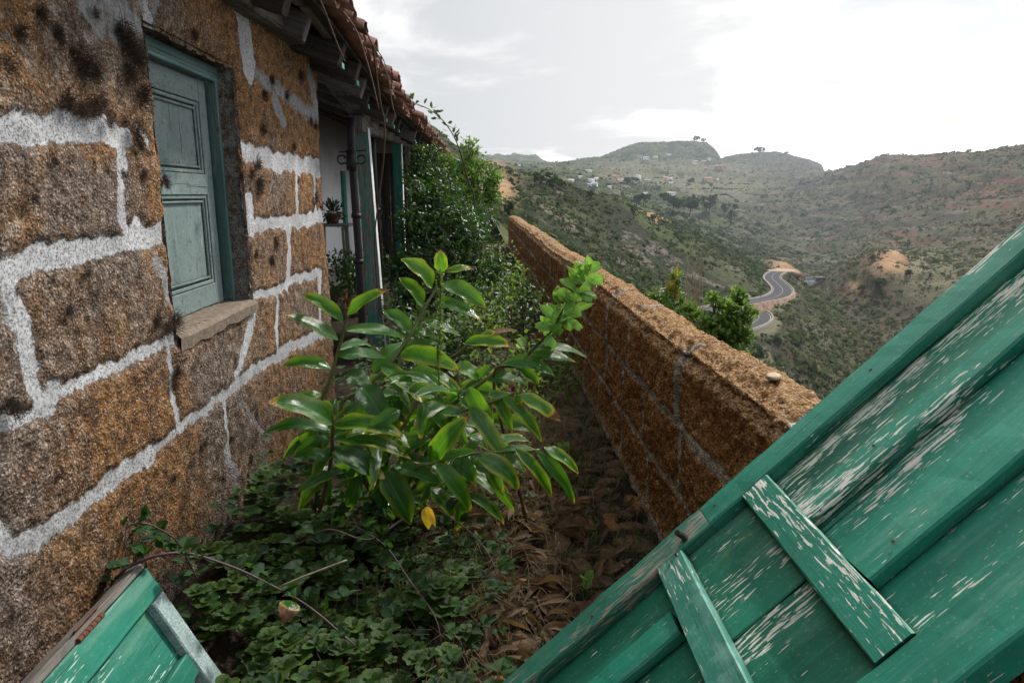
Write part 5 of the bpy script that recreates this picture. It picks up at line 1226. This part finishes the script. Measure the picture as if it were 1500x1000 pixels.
# ------------------------------------------------------------------ leafy sprig by the parapet, weed spike
def plant_stem(root, pts, r0, r1, mat, n=8, name='stem'):
    B = MB(); tube(B, spline(pts, n), r0, r1, 6, .08); return wp(B.build(name, MAT[mat], None), root)
spg = empty('leafy_shoot', (.25, 3.15, 0), 'upright shoot with bright rounded fresh green leaves against the parapet', 'plant')
sp_pts = [np.array((.22, 3.15, .02)), atY(*zz(990,640), 3.12), atY(*zz(1090,560), 3.12), atY(*zz(1180,470), 3.12), atY(*zz(1240,410), 3.12), atY(*zz(1280,330), 3.12), atY(*zz(1330,240), 3.12), atY(*zz(1400,150), 3.12)]
plant_stem(spg, sp_pts, .008, .003, 'stem_r'); B = MB(LK)
for x, y, tx, ty, w_ in [(1265,300,1255,235,58),(1240,360,1185,310,38),(1250,355,1215,300,46),(1245,330,1268,345,46),(1290,380,1240,330,50),(1290,370,1325,410,46),(1250,400,1165,400,38),(1250,420,1180,420,34),(1300,330,1360,355,50),(1290,340,1345,310,52),(1320,250,1360,290,44),(1340,240,1285,200,46),(1350,220,1310,150,40),(1360,200,1380,140,48),(1390,170,1330,140,36),(1395,165,1440,130,42),(1400,155,1385,105,38),(1390,180,1450,215,48),(1370,220,1440,195,40),(1350,260,1405,290,36),(1330,300,1290,260,42),(1310,280,1255,250,60),(1260,390,1300,350,48),(1270,380,1215,370,48),(1240,430,1275,390,40),(1300,360,1355,415,30),(1235,440,1205,480,40),(1230,450,1250,490,36),(1350,240,1400,250,50),(1365,215,1330,190,40),(1290,320,1250,325,40),(1320,330,1385,300,34),(1120,480,1100,445,40),(1350,270,1300,290,40),(1270,350,1330,345,46),(1240,400,1200,360,44)]:
    for rep in range(2):
        jx, jy = u(-14, 14) * rep, u(-14, 14) * rep; p0 = atY(*zz(x + jx, y + jy), 3.12 + u(-.04, .04)); p1 = atY(*zz(tx + jx * 2, ty + jy * 2), 3.12 + u(-.08, .08))
        leaf(B, p0, p1, nrm(np.array((u(-.6, .5), -1.0, u(0, 1.0)))), w_ / ZS * 3.12 / 1000 * (1.0 - .35 * rep), 'oval', .05, .2, 6, u(.2, 1), 0, u(0, .25))
wp(B.build('leaves', MAT['brightleaf'], None), spg)
B = MB(LK)
for x, y, tx, ty in ((1180,450,1160,425),(1195,455,1185,415),(1262,440,1275,410),(1265,450,1250,415),(1250,420,1275,445)):
    B = MB(LK); leaf(B, atY(*zz(x, y), 3.1), atY(*zz(tx, ty), 3.1), (0, -1, .5), .022, 'lance', .15, .4, 5, u(0, 1), 1.6)
    wp(B.build('dry_bract', MAT['seed'], None), spg)
hw_ = empty('weed_spike', (-.17, 3.05, 0), 'tall thin pale green weed spike with needle leaves in front of the ginger lily', 'plant')
pts = [np.array((-.17, 3.05, 0)), atY(*zz(755,560), 3.0), atY(*zz(762,470), 3.0), atY(*zz(764,350), 3.0), atY(*zz(765,250), 3.0), atY(*zz(758,170), 3.0)]
plant_stem(hw_, pts, .004, .002, 'stem_g'); B = MB(LK); S_ = spline(pts[1:], 30)
for i, q in enumerate(S_):
    for r_ in range(3 if i < 95 else 6):
        dv = rdir(.5); sleaf(B, q, dv, rdir(.6), u(.018, .038) * (1 if i < 95 else .7), .006, u(.3, 1))
wp(B.build('leaves', MAT['weed'], None), hw_)

# ------------------------------------------------------------------ shrubs: foliage volumes on branches
def shrub(name, label, root, blobs, n, L, mat, brmat='bark', rough=.9, up=.25, yel=0.0, cat='shrub', wl=.5, rn=(0, 1), group=None):
    """blobs: (point, radius, squash); leaves fill the shells of the blobs, branches lead to them"""
    root = np.asarray(root, float); t = empty(name, root, label, cat, group); B = MB()
    fork = root + np.array((0, 0, .25 * max(.3, max(b[0][2] for b in blobs) - root[2])))
    tube(B, spline([root - (0, 0, .05), (root + fork) / 2 + rdir() * .02, fork], 5), .022, .016, 7, .1)
    for c_, r_, q_ in blobs:
        m_ = (fork + c_) / 2 + rdir() * r_ * .4; tube(B, spline([fork, m_, c_], 5), .012, .004, 5, .1, cap=False)
        for k in range(5):
            e = c_ + rdir() * r_ * .95; tube(B, spline([c_ + (m_ - c_) * u(0, .4), (c_ + e) / 2 + rdir() * r_ * .15, e], 3), .005, .0015, 4, cap=False)
    wp(B.build('branches', MAT[brmat], None), t); B = MB(LK); W_t = np.array([b[1] ** 2 for b in blobs]); W_t /= W_t.sum()
    ch = RNG.choice(len(blobs), n, p=W_t)
    for i in range(0, n):
        c_, r_, q_ = blobs[ch[i]]; dv = rdir(.1); rr = r_ * (random.random() ** .45) * u(.75, 1.15)
        p_ = c_ + dv * rr * np.array((1, 1, q_)) ; clump = float(vn(p_[0] * 9, p_[1] * 9, p_[2] * 9, 77))
        if clump < -.22 and random.random() < rough: continue
        ax = nrm(dv * .6 + rdir(.2) + np.array((0, 0, up * .8))); sleaf(B, p_, ax, nrm(rdir() * .7 + np.array((0, 0, .8)) + dv * .5), L * u(.6, 1.25), L * wl * u(.8, 1.2), np.clip(u(*rn) * .75 + .25 * (clump + .5), 0, 1), yel * (random.random() < .15))
    wp(B.build('foliage', MAT[mat], None), t); return t
def bl(lst): return [(atY(x, y, Y), r * Y / 1000, q) for x, y, r, Y, q in lst]
shrub('creeper_shrub', 'dark evergreen shrub swallowing the veranda posts beside the house', (-.75, 8.3, 0),
      bl([(622,300,30,8.6,1.1),(600,330,26,8.2,1.1),(648,300,40,8.6,1.1),(620,350,38,8.2,1),(668,330,42,8.3,1),(690,355,36,8.2,1),(650,380,46,8.0,1),(600,395,34,7.8,1),(640,425,44,7.6,1),(595,440,30,7.4,1),(690,400,36,8.0,1),(660,450,40,7.4,.9),(705,320,24,8.8,1),(640,270,30,9.2,1.1),(612,250,22,9.4,1),(632,225,16,9.6,1.0),(585,400,24,7.8,1),(580,450,22,7.2,1),(615,480,32,6.9,1),(660,490,34,6.9,.9),(705,445,32,7.5,1),(720,395,26,8.2,1)]), 12500, .066, 'shrubleaf', rn=(0, .7))
shrub('bright_bush', 'light green bush catching the light at the end of the passage above the dark shrub', (-.15, 9.6, 0),
      bl([(688,222,17,9.6,1.1),(700,245,22,9.6,1),(675,250,22,9.5,1),(718,265,20,9.5,1),(728,272,14,9.5,1),(695,275,24,9.4,1),(665,280,22,9.3,1),(690,300,22,9.3,.9),(720,290,16,9.4,1),(655,240,16,9.8,1)]), 3300, .062, 'bushleaf', rn=(.15, 1), rough=.95)
shrub('creeping_vine', 'leafy creeper hanging from the far end of the eaves', (-1.0, 9.2, 0),
      bl([(615,222,14,9.5,1),(632,238,18,9.8,1),(648,252,16,9.9,1),(600,262,10,8.8,1),(628,262,16,9.4,1)]), 1500, .05, 'shrubleaf', rn=(0, .6))
# undergrowth at the end of the passage: separate weeds
for i, (x, Y, h_, n_, lab, mat) in enumerate([(-.35, 6.1, .75, 900, 'dense low weed bush left of the passage centre below the dark shrub', 'shrubleaf'), (-.02, 6.6, .75, 850, 'tangled green weed bush in the middle of the passage behind the ginger lily', 'weed'), (.32, 7.0, .62, 800, 'weed bush against the parapet halfway down the passage', 'shrubleaf'), (.55, 5.6, .40, 500, 'low weed clump at the foot of the parapet', 'bushleaf'), (-.6, 5.2, .60, 700, 'leafy weed in front of the veranda posts', 'shrubleaf'), (.1, 8.6, 1.0, 900, 'tall weed bush closing the end of the passage', 'weed'), (.45, 9.5, .9, 700, 'far weed bush beside the end of the parapet', 'bushleaf'), (.2, 4.9, .34, 420, 'low green weed beside the cobbled path behind the ginger lily', 'weed')]):
    r_ = .26 + .06 * (i % 3); n_ = int(n_ * 1.35)
    shrub('weed_bush', lab, (x, Y, 0), [(np.array((x + u(-.2, .2), Y + u(-.25, .25), h_ * u(.3, .85))), r_ * u(.8, 1.2), .9) for _ in range(6)], n_, .055, mat, rough=.8, cat='weed', group='weeds overgrowing the passage', rn=(0, .9), yel=.6)
bpt = [np.array((-.15, 9.4, .5)), atY(695, 300, 8.8), atY(685, 264, 8.4), atY(673, 219, 8.2), atY(657, 187, 8.0), atY(633, 163, 7.8), atY(599, 148, 7.6)]
tw = empty('arching_twig', bpt[0], 'long thin twig arching over the eaves against the sky', 'twig'); plant_stem(tw, bpt, .010, .004, 'stem_r', 10); B = MB(LK); S_ = spline(bpt[2:], 10)
for i in range(4, len(S_), 2):
    for r_ in range(2):
        dv = nrm(np.array((u(-1, 1), u(-.5, .5), u(-.2, 1)))); q = S_[i] + dv * .03
        sleaf(B, q, dv, rdir(.4), .075, .038, u(.1, .6))
wp(B.build('leaves', MAT['shrubleaf'], None), tw)

shrub('veranda_plant', 'dark leafy plant growing wild inside the shaded veranda', (-2.0, 10.2, 0), [(np.array((-2.0 + u(-.35, .5), 10.2 + u(-.8, .8), u(.3, .85))), .3, .9) for _ in range(8)], 1500, .075, 'shrubleaf', rn=(0, .5))
# vines hanging from the eaves
VN = [([(466,-6),(480,28),(493,62),(505,90)], 3.55, .006, 'thick pale dry vine nearest the window'),
      ([(503,18),(522,46),(538,92),(548,130),(555,160)], 3.9, .0055, 'second long pale vine hanging over the rafters'),
      ([(546,65),(551,105),(557,150),(563,180),(562,230),(555,290),(549,345),(551,400),(556,450)], 5.0, .008, 'longest reddish brown vine reaching down past the posts'),
      ([(530,35),(552,78),(568,112),(574,150),(580,174)], 4.6, .005, 'short curved vine nearest the tile edge'),
      ([(545,62),(560,85),(566,100)], 4.8, .004, 'short stub of vine below the tiles')]
for pts, Y, r_, lab in VN:
    P = [atY(x, y, Y + .06 * i) for i, (x, y) in enumerate(pts)]; o = None
    B = MB(); tube(B, spline(P, 10), r_, r_ * .6, 6, .18); o = B.build('hanging_vine', MAT['vine'] if 'reddish' not in lab else MAT['stem_r'], None, off=P[0]); o.location = P[0]; tag(o, lab, 'vine', 'vines hanging from the eaves')

# bramble canes with leaves
def trifol(B, p_, ax, L, rnd=None):
    for k, a in enumerate((0, 1.1, -1.1)):
        v = Vector(ax); v.rotate(Matrix.Rotation(a, 3, 'Z')); n_ = nrm(np.array((u(-.4, .6), u(-.8, .2), 1)))
        leaf(B, p_ + np.array(v) * L * .12, p_ + np.array(v) * L * (1.0 if k == 0 else .85), n_, L * u(.46, .6), 'ovate', .06, u(.15, .5), 6, rnd if rnd is not None else random.random())
BR = [([(148,868,2.0),(175,842,2.0),(210,820,2.02),(250,810,2.05),(285,812,2.1),(345,832,2.15),(400,858,2.15),(455,890,2.1),(520,945,2.0)], .0062, 'long purple bramble cane arching over the small shutter'),
      ([(152,850,2.1),(150,815,2.1),(165,785,2.12),(205,766,2.15),(240,778,2.2),(265,800,2.25),(290,850,2.3)], .004, 'thin bramble cane looping against the stone wall'),
      ([(160,790,2.2),(190,778,2.2),(235,782,2.25),(262,800,2.3),(280,830,2.3)], .0032, 'thinnest bramble cane below the looping one'),
      ([(590,760,2.6),(540,790,2.5),(480,775,2.5),(430,800,2.5)], .004, 'bramble cane running left under the ginger lily'),
      ([(520,770,2.6),(565,800,2.5),(600,850,2.4),(640,910,2.2),(650,990,2.1)], .0038, 'bramble cane running toward the viewer right of the ground cover'),
      ([(640,745,2.7),(690,780,2.6),(720,820,2.5),(735,870,2.4)], .0036, 'bramble cane bending over the dry leaves')]
for pts, r_, lab in BR:
    P = [atY(*q) for q in pts]; t = empty('bramble', P[0], lab, 'bramble', 'bramble canes'); S_ = spline(P, 8); B = MB(); tube(B, S_, r_, r_ * .55, 6, .1)
    for q in S_[::2]:
        dv = rdir(); tube(B, [q, q + dv * .006 + nrm(dv) * .004], .0016, .0003, 4, cap=False)
    wp(B.build('cane', MAT['cane'], None), t); B = MB(LK)
    for i in range(2, len(S_), 4):
        dv = nrm(np.array((u(-1, 1), u(-1, .3), u(.1, .8)))); trifol(B, S_[i] + dv * .02, dv, u(.045, .075), u(.2, 1))
    wp(B.build('leaves', MAT['bramble'], None), t)
# pale dry stalk on the ground cover
B = MB(); P = [atY(412, 858, 2.12), atY(450, 842, 2.12), atY(508, 820, 2.14)]; tube(B, spline(P, 6), .004, .003, 6, .1); o = B.build('dry_stalk', MAT['twig'], None, off=P[0]); o.location = P[0]; tag(o, 'straight pale dry stalk lying across the dark ground cover', 'stalk')
# yellow holed leaf and browned fallen leaf
B = MB(LK); p0 = atY(625, 742, 2.55); leaf(B, p0, atY(628, 775, 2.52), (0.1, -1, .3), .05, 'ovate', .05, .2, 7, .6, 0, 0, .03); leaf(B, p0, atY(638, 772, 2.52), (0.5, -1, .3), .03, 'ovate', .05, .2, 7, .9, 0, 0, .03)
o = B.build('yellow_leaf', MAT['yellowleaf'], None, off=p0); o.location = p0; tag(o, 'bright yellow withered leaf hanging under the ginger lily', 'leaf')
B = MB(LK); p0 = atY(428, 880, 2.05); leaf(B, p0, atY(415, 912, 2.0), (.2, -1, .6), .07, 'ovate', .1, .3, 8, .5, 1.35, 1, .04); o = B.build('browned_leaf', MAT['ginger'], None, off=p0); o.location = p0; tag(o, 'half green half brown curled leaf on the dark ground cover', 'leaf')

# ------------------------------------------------------------------ ground cover (uncountable)
B = MB(LK)
def rosette(x, y, z, L, rnd):
    k = random.randint(4, 6); a0 = u(0, 6.28)
    for tier in range(2):
        for i in range(k if tier == 0 else 3):
            a = a0 + tier * .6 + 2 * math.pi * i / (k if tier == 0 else 3); ax = nrm(np.array((math.cos(a), math.sin(a), .25 + tier * .6))); l_ = L * (1 - .4 * tier)
            p_ = np.array((x, y, z)); leaf(B, p_ + ax * l_ * .12, p_ + ax * l_, (0, 0, 1), l_ * .82, 'oval', .03, .15, 6, np.clip(rnd + u(-.2, .2), 0, 1))
for i in range(820):
    y = 1.45 + 1.75 * random.random(); x = u(-1.05, -.05); 
    if x > -.45 and random.random() < .45: continue
    if x < -.80 and y < 2.06: continue
    hgt = .05 + .16 * max(0, float(fbm(x * 3, y * 3, 0, 2, 61)) + .3) + .1 * sstep(-.5, -1.0, x)
    rosette(x, y, float(gz(x, y)) + float(hgt) * u(.4, 1), u(.022, .055), u(0, .9))
tag(B.build('round_leaf_ground_cover', MAT['round'], None), 'dense dark green ground cover of small round leaves at the foot of the wall', 'ground cover', kind='stuff')
B = MB(LK)
for i in range(430):
    y = u(1.5, 3.6); x = u(-1.12, .1)
    if x > -.4 and random.random() < .35: continue
    if x < -.80 and y < 2.1: continue
    z_ = float(gz(x, y)) + u(.04, .28) * (1.0 if x < -.4 else .6); a = u(0, 6.28); trifol(B, np.array((x, y, z_)), nrm(np.array((math.cos(a), math.sin(a), u(.0, .5)))), u(.03, .08), u(0, .8))
for i in range(420):
    y = u(3.4, 6.5); x = u(-1.1, .3); z_ = float(gz(x, y)) + u(.02, .35); a = u(0, 6.28); trifol(B, np.array((x, y, z_)), nrm(np.array((math.cos(a), math.sin(a), u(.0, .5)))), u(.04, .07), u(0, .7))
tag(B.build('bramble_ground_cover', MAT['bramble'], None), 'tangle of dark bramble leaves covering the ground between wall and path', 'ground cover', kind='stuff')
B = MB(LK)
for i in range(800):
    y = u(1.7, 4.4); x = np.clip(random.gauss(.18, .28), -.9, .84); z_ = float(gz(x, y)) + u(.004, .05); a = u(0, 6.28); L = u(.05, .17); dv = np.array((math.cos(a), math.sin(a), u(-.05, .25)))
    leaf(B, (x, y, z_), np.array((x, y, z_)) + dv * L, nrm(np.array((u(-.6, .6), u(-.9, .3), 1))), L * u(.16, .36), 'lance', u(-.1, .22), u(.2, .7), 6, u(0, 1) ** 1.4, 0, 0, .06, u(0, .9), u(-.8, .8))
tag(B.build('dry_leaf_litter', MAT['dry'], None), 'litter of curled brown dead leaves beside the path', 'leaf litter', kind='stuff')
B = MB(LK)
def blade(x, y, h_, lean, rnd, w_=.0035, z0=None):
    z_ = float(gz(x, y)) if z0 is None else z0; a = u(0, 6.28); d_ = np.array((math.cos(a), math.sin(a), 0)) * lean; p0 = np.array((x, y, z_)); p1 = p0 + d_ * h_ * .4 + np.array((0, 0, h_ * .6)); p2 = p0 + d_ * h_ * 1.0 + np.array((0, 0, h_ * u(.4, .95))); s_ = np.array((-d_[1], d_[0], 0)); s_ = nrm(s_) * w_
    B.add([p0 - s_, p0 + s_, p1 + s_ * .8, p1 - s_ * .8, p2], [[0, 1, 2, 3], [3, 2, 4]], [(0, 0), (0, 1), (.5, 1), (.5, 0), (1, .5)], rnd=rnd, tip=0, yel=0)
for i in range(560):
    x0, y0 = u(-.5, .85), u(1.5, 7.0)
    if x0 < 0 and y0 > 3.3 and random.random() < .6: continue
    for k in range(16): blade(x0 + random.gauss(0, .03), y0 + random.gauss(0, .03), u(.03, .10) * (1.4 if x0 < .1 else .75), u(.2, .9), u(0, 1), .0018)
tag(B.build('grass', MAT['grass'], None), 'short green grass growing between the path stones', 'grass', kind='stuff')
B = MB(LK)
for i in range(380):
    x0, y0 = np.clip(random.gauss(.1, .42), -1.0, .82), u(1.5, 6.8)
    for k in range(9): blade(x0 + random.gauss(0, .05), y0 + random.gauss(0, .05), u(.08, .26) * (1 if y0 < 3.5 else 1.8), u(.4, 1.3), u(0, 1), .0016)
tag(B.build('dry_grass', MAT['drygrass'], None), 'thin dry grass straws lying over the ground', 'grass', kind='stuff')
# small weeds on the path edge
for x, y, lab in ((.50, 4.0, 'small round leaved weed on the path beside the parapet'), (.42, 2.55, 'single pale green leaf weed among the dry litter')):
    t = empty('small_weed', (x, y, 0), lab, 'weed'); B = MB(LK)
    for k in range(14 if y > 3 else 3):
        a = u(0, 6.28); dv = nrm(np.array((math.cos(a), math.sin(a), u(.3, 1.5)))); p_ = np.array((x, y, .03 + u(0, .09))); leaf(B, p_, p_ + dv * .055, (0, -.4, 1), .042, 'oval', .05, .15, 5, u(.4, 1))
    wp(B.build('leaves', MAT['brightleaf'], None), t); B = MB(); tube(B, [(x, y, -.01), (x, y, .05), (x + .01, y, .12)], .003, .0015, 5); wp(B.build('stem', MAT['stem_g'], None), t)

# ------------------------------------------------------------------ beyond the parapet
shrub('evergreen_bush', 'dark glossy evergreen bush rising just behind the parapet', atY(1060, 600, 5.2), bl([(1040,478,20,5.1,1),(1062,462,22,5.1,1.1),(1082,440,14,5.2,1.3),(1090,462,18,5.1,1),(1085,490,20,5.0,1),(1052,500,22,5.0,1),(1072,480,26,5.1,1),(1022,470,16,5.3,1),(1010,458,12,5.4,1.1),(1045,445,14,5.2,1.1),(1075,520,22,4.9,1)]), 3600, .05, 'bushleaf', rough=.95, rn=(0, .9), up=.5)
fb = shrub('flowering_bush', 'small bush with yellow and orange flower spikes behind the parapet', atY(985, 560, 5.8), bl([(958,432,10,5.8,1),(968,445,14,5.8,1),(985,432,14,5.8,1.2),(997,445,14,5.8,1),(990,410,9,5.8,1.4),(1000,470,16,5.7,1),(978,460,16,5.7,1)]), 1300, .045, 'bushleaf', rn=(.1, .9), up=.5)
for (x0, y0, x1, y1, m_) in ((991,408,992,388,'flower'), (979,430,980,412,'orangeflower'), (986,432,988,411,'orangeflower'), (990,440,992,425,'orangeflower')):
    B = MB(); a_, b_ = atY(x0, y0, 5.75), atY(x1, y1, 5.75); tube(B, [a_, b_], .003, .002, 5)
    for k in range(46):
        q = a_ + (b_ - a_) * u(.1, 1.05); v_, f_ = [q + rdir() * .012 for _ in range(4)], [[0, 1, 2], [0, 2, 3], [0, 3, 1], [1, 3, 2]]; B.add(v_, f_)
    wp(B.build('flower_spike', MAT[m_], None, False), fb)
t = empty('dry_stalks', atY(1015, 560, 5.6), 'tall bare grey brown dry stalks standing between the two bushes behind the parapet', 'plant'); B = MB()
for i in range(15):
    x0 = u(1000, 1024); P = [atY(x0, 520, 5.6), atY(x0 + u(-2, 8), 450, 5.6 + u(-.1, .1)), atY(x0 + u(0, 14), u(362, 405), 5.6 + u(-.15, .15))]; S_ = spline(P, 6); tube(B, S_, .0035, .0012, 4, .1)
    for k in range(9):
        q = S_[random.randint(5, 11)]; e = q + nrm(np.array((u(-1, 1), u(-1, 1), u(.8, 2)))) * u(.04, .13); tube(B, [q, e], .0014, .0007, 3, cap=False)
wp(B.build('stalks', MAT['twig'], None), t)
t = empty('dry_stalks', atY(1090, 560, 5.3), 'sparse bare twig sticking out above the evergreen bush', 'plant'); B = MB()
for i in range(5):
    x0 = u(1076, 1090); P = [atY(x0, 500, 5.3), atY(x0 + u(0, 8), 440, 5.3), atY(x0 + u(4, 20), u(392, 415), 5.3)]; S_ = spline(P, 6); tube(B, S_, .003, .001, 4, .1)
    for k in range(5):
        q = S_[random.randint(6, 11)]; tube(B, [q, q + nrm(np.array((u(-1, 1), u(-1, 1), u(.8, 2)))) * u(.04, .09)], .0012, .0006, 3, cap=False)
wp(B.build('stalks', MAT['twig'], None), t)
# dry thistle beside the near edge of the door
t = empty('dry_weed', (1.0, .98, 0.0), 'pale dry withered weed at the near edge of the green door', 'weed'); B = MB(LK); c_ = atY(1492, 985, .98)
for k in range(40):
    dv = rdir(); leaf(B, c_ + dv * .004, c_ + dv * u(.015, .035), rdir(), .008, 'lance', .1, .4, 4, u(.4, 1))
wp(B.build('bracts', MAT['dry'], None), t); B = MB(); tube(B, [(.82, .98, 0), c_], .004, .003, 5); wp(B.build('stem', MAT['twig'], None), t)

# ------------------------------------------------------------------ plant stand in the veranda
X0, Y0_ = -2.42, 11.4
st_ = empty('plant_stand', (X0, Y0_, 0), 'small pale wooden stand against the white veranda wall', 'stand')
for sx in (-.22, .22):
    for sy in (-.2, .2):
        B = MB(); plank(B, (X0 + sx, Y0_ + sy, 0), (X0 + sx * .85, Y0_ + sy * .85, 1.14), (1, 0, 0), .045, .045, .002, .004); wp(B.build('leg', MAT['wood_pale'], None, False), st_)
B = MB(); plank(B, (X0 - .3, Y0_, 1.165), (X0 + .3, Y0_, 1.165), (0, 1, 0), .5, .04, .002, .005); wp(B.build('top', MAT['wood_pale'], None, False), st_)
B = MB(); plank(B, (X0 - .26, Y0_, .42), (X0 + .26, Y0_, .42), (0, 1, 0), .42, .03, .002, .005); wp(B.build('shelf', MAT['wood_pale'], None, False), st_)
t = empty('potted_plant', (X0, Y0_, 1.188), 'dark leafy potted plant on the pale wooden stand in the veranda', 'plant'); B = MB(); V = []; n_ = 14
for z_, r_ in ((0, .09), (.14, .125), (.17, .135), (.17, .118), (.13, .11)):
    for j in range(n_): V.append((X0 + r_ * math.cos(6.283 * j / n_), Y0_ + r_ * math.sin(6.283 * j / n_), 1.188 + z_))
B.add(V, [[i * n_ + j, i * n_ + (j + 1) % n_, (i + 1) * n_ + (j + 1) % n_, (i + 1) * n_ + j] for i in range(4) for j in range(n_)] + [list(range(n_ - 1, -1, -1)), list(range(4 * n_, 5 * n_))]); wp(B.build('pot', MAT['tile'], None), t); B = MB(LK)
for k in range(160): dv = rdir(.4); sleaf(B, np.array((X0, Y0_, 1.36)) + dv * u(.02, .2), dv, rdir(.6), .09, .04, u(0, .6))
wp(B.build('foliage', MAT['shrubleaf'], None), t)
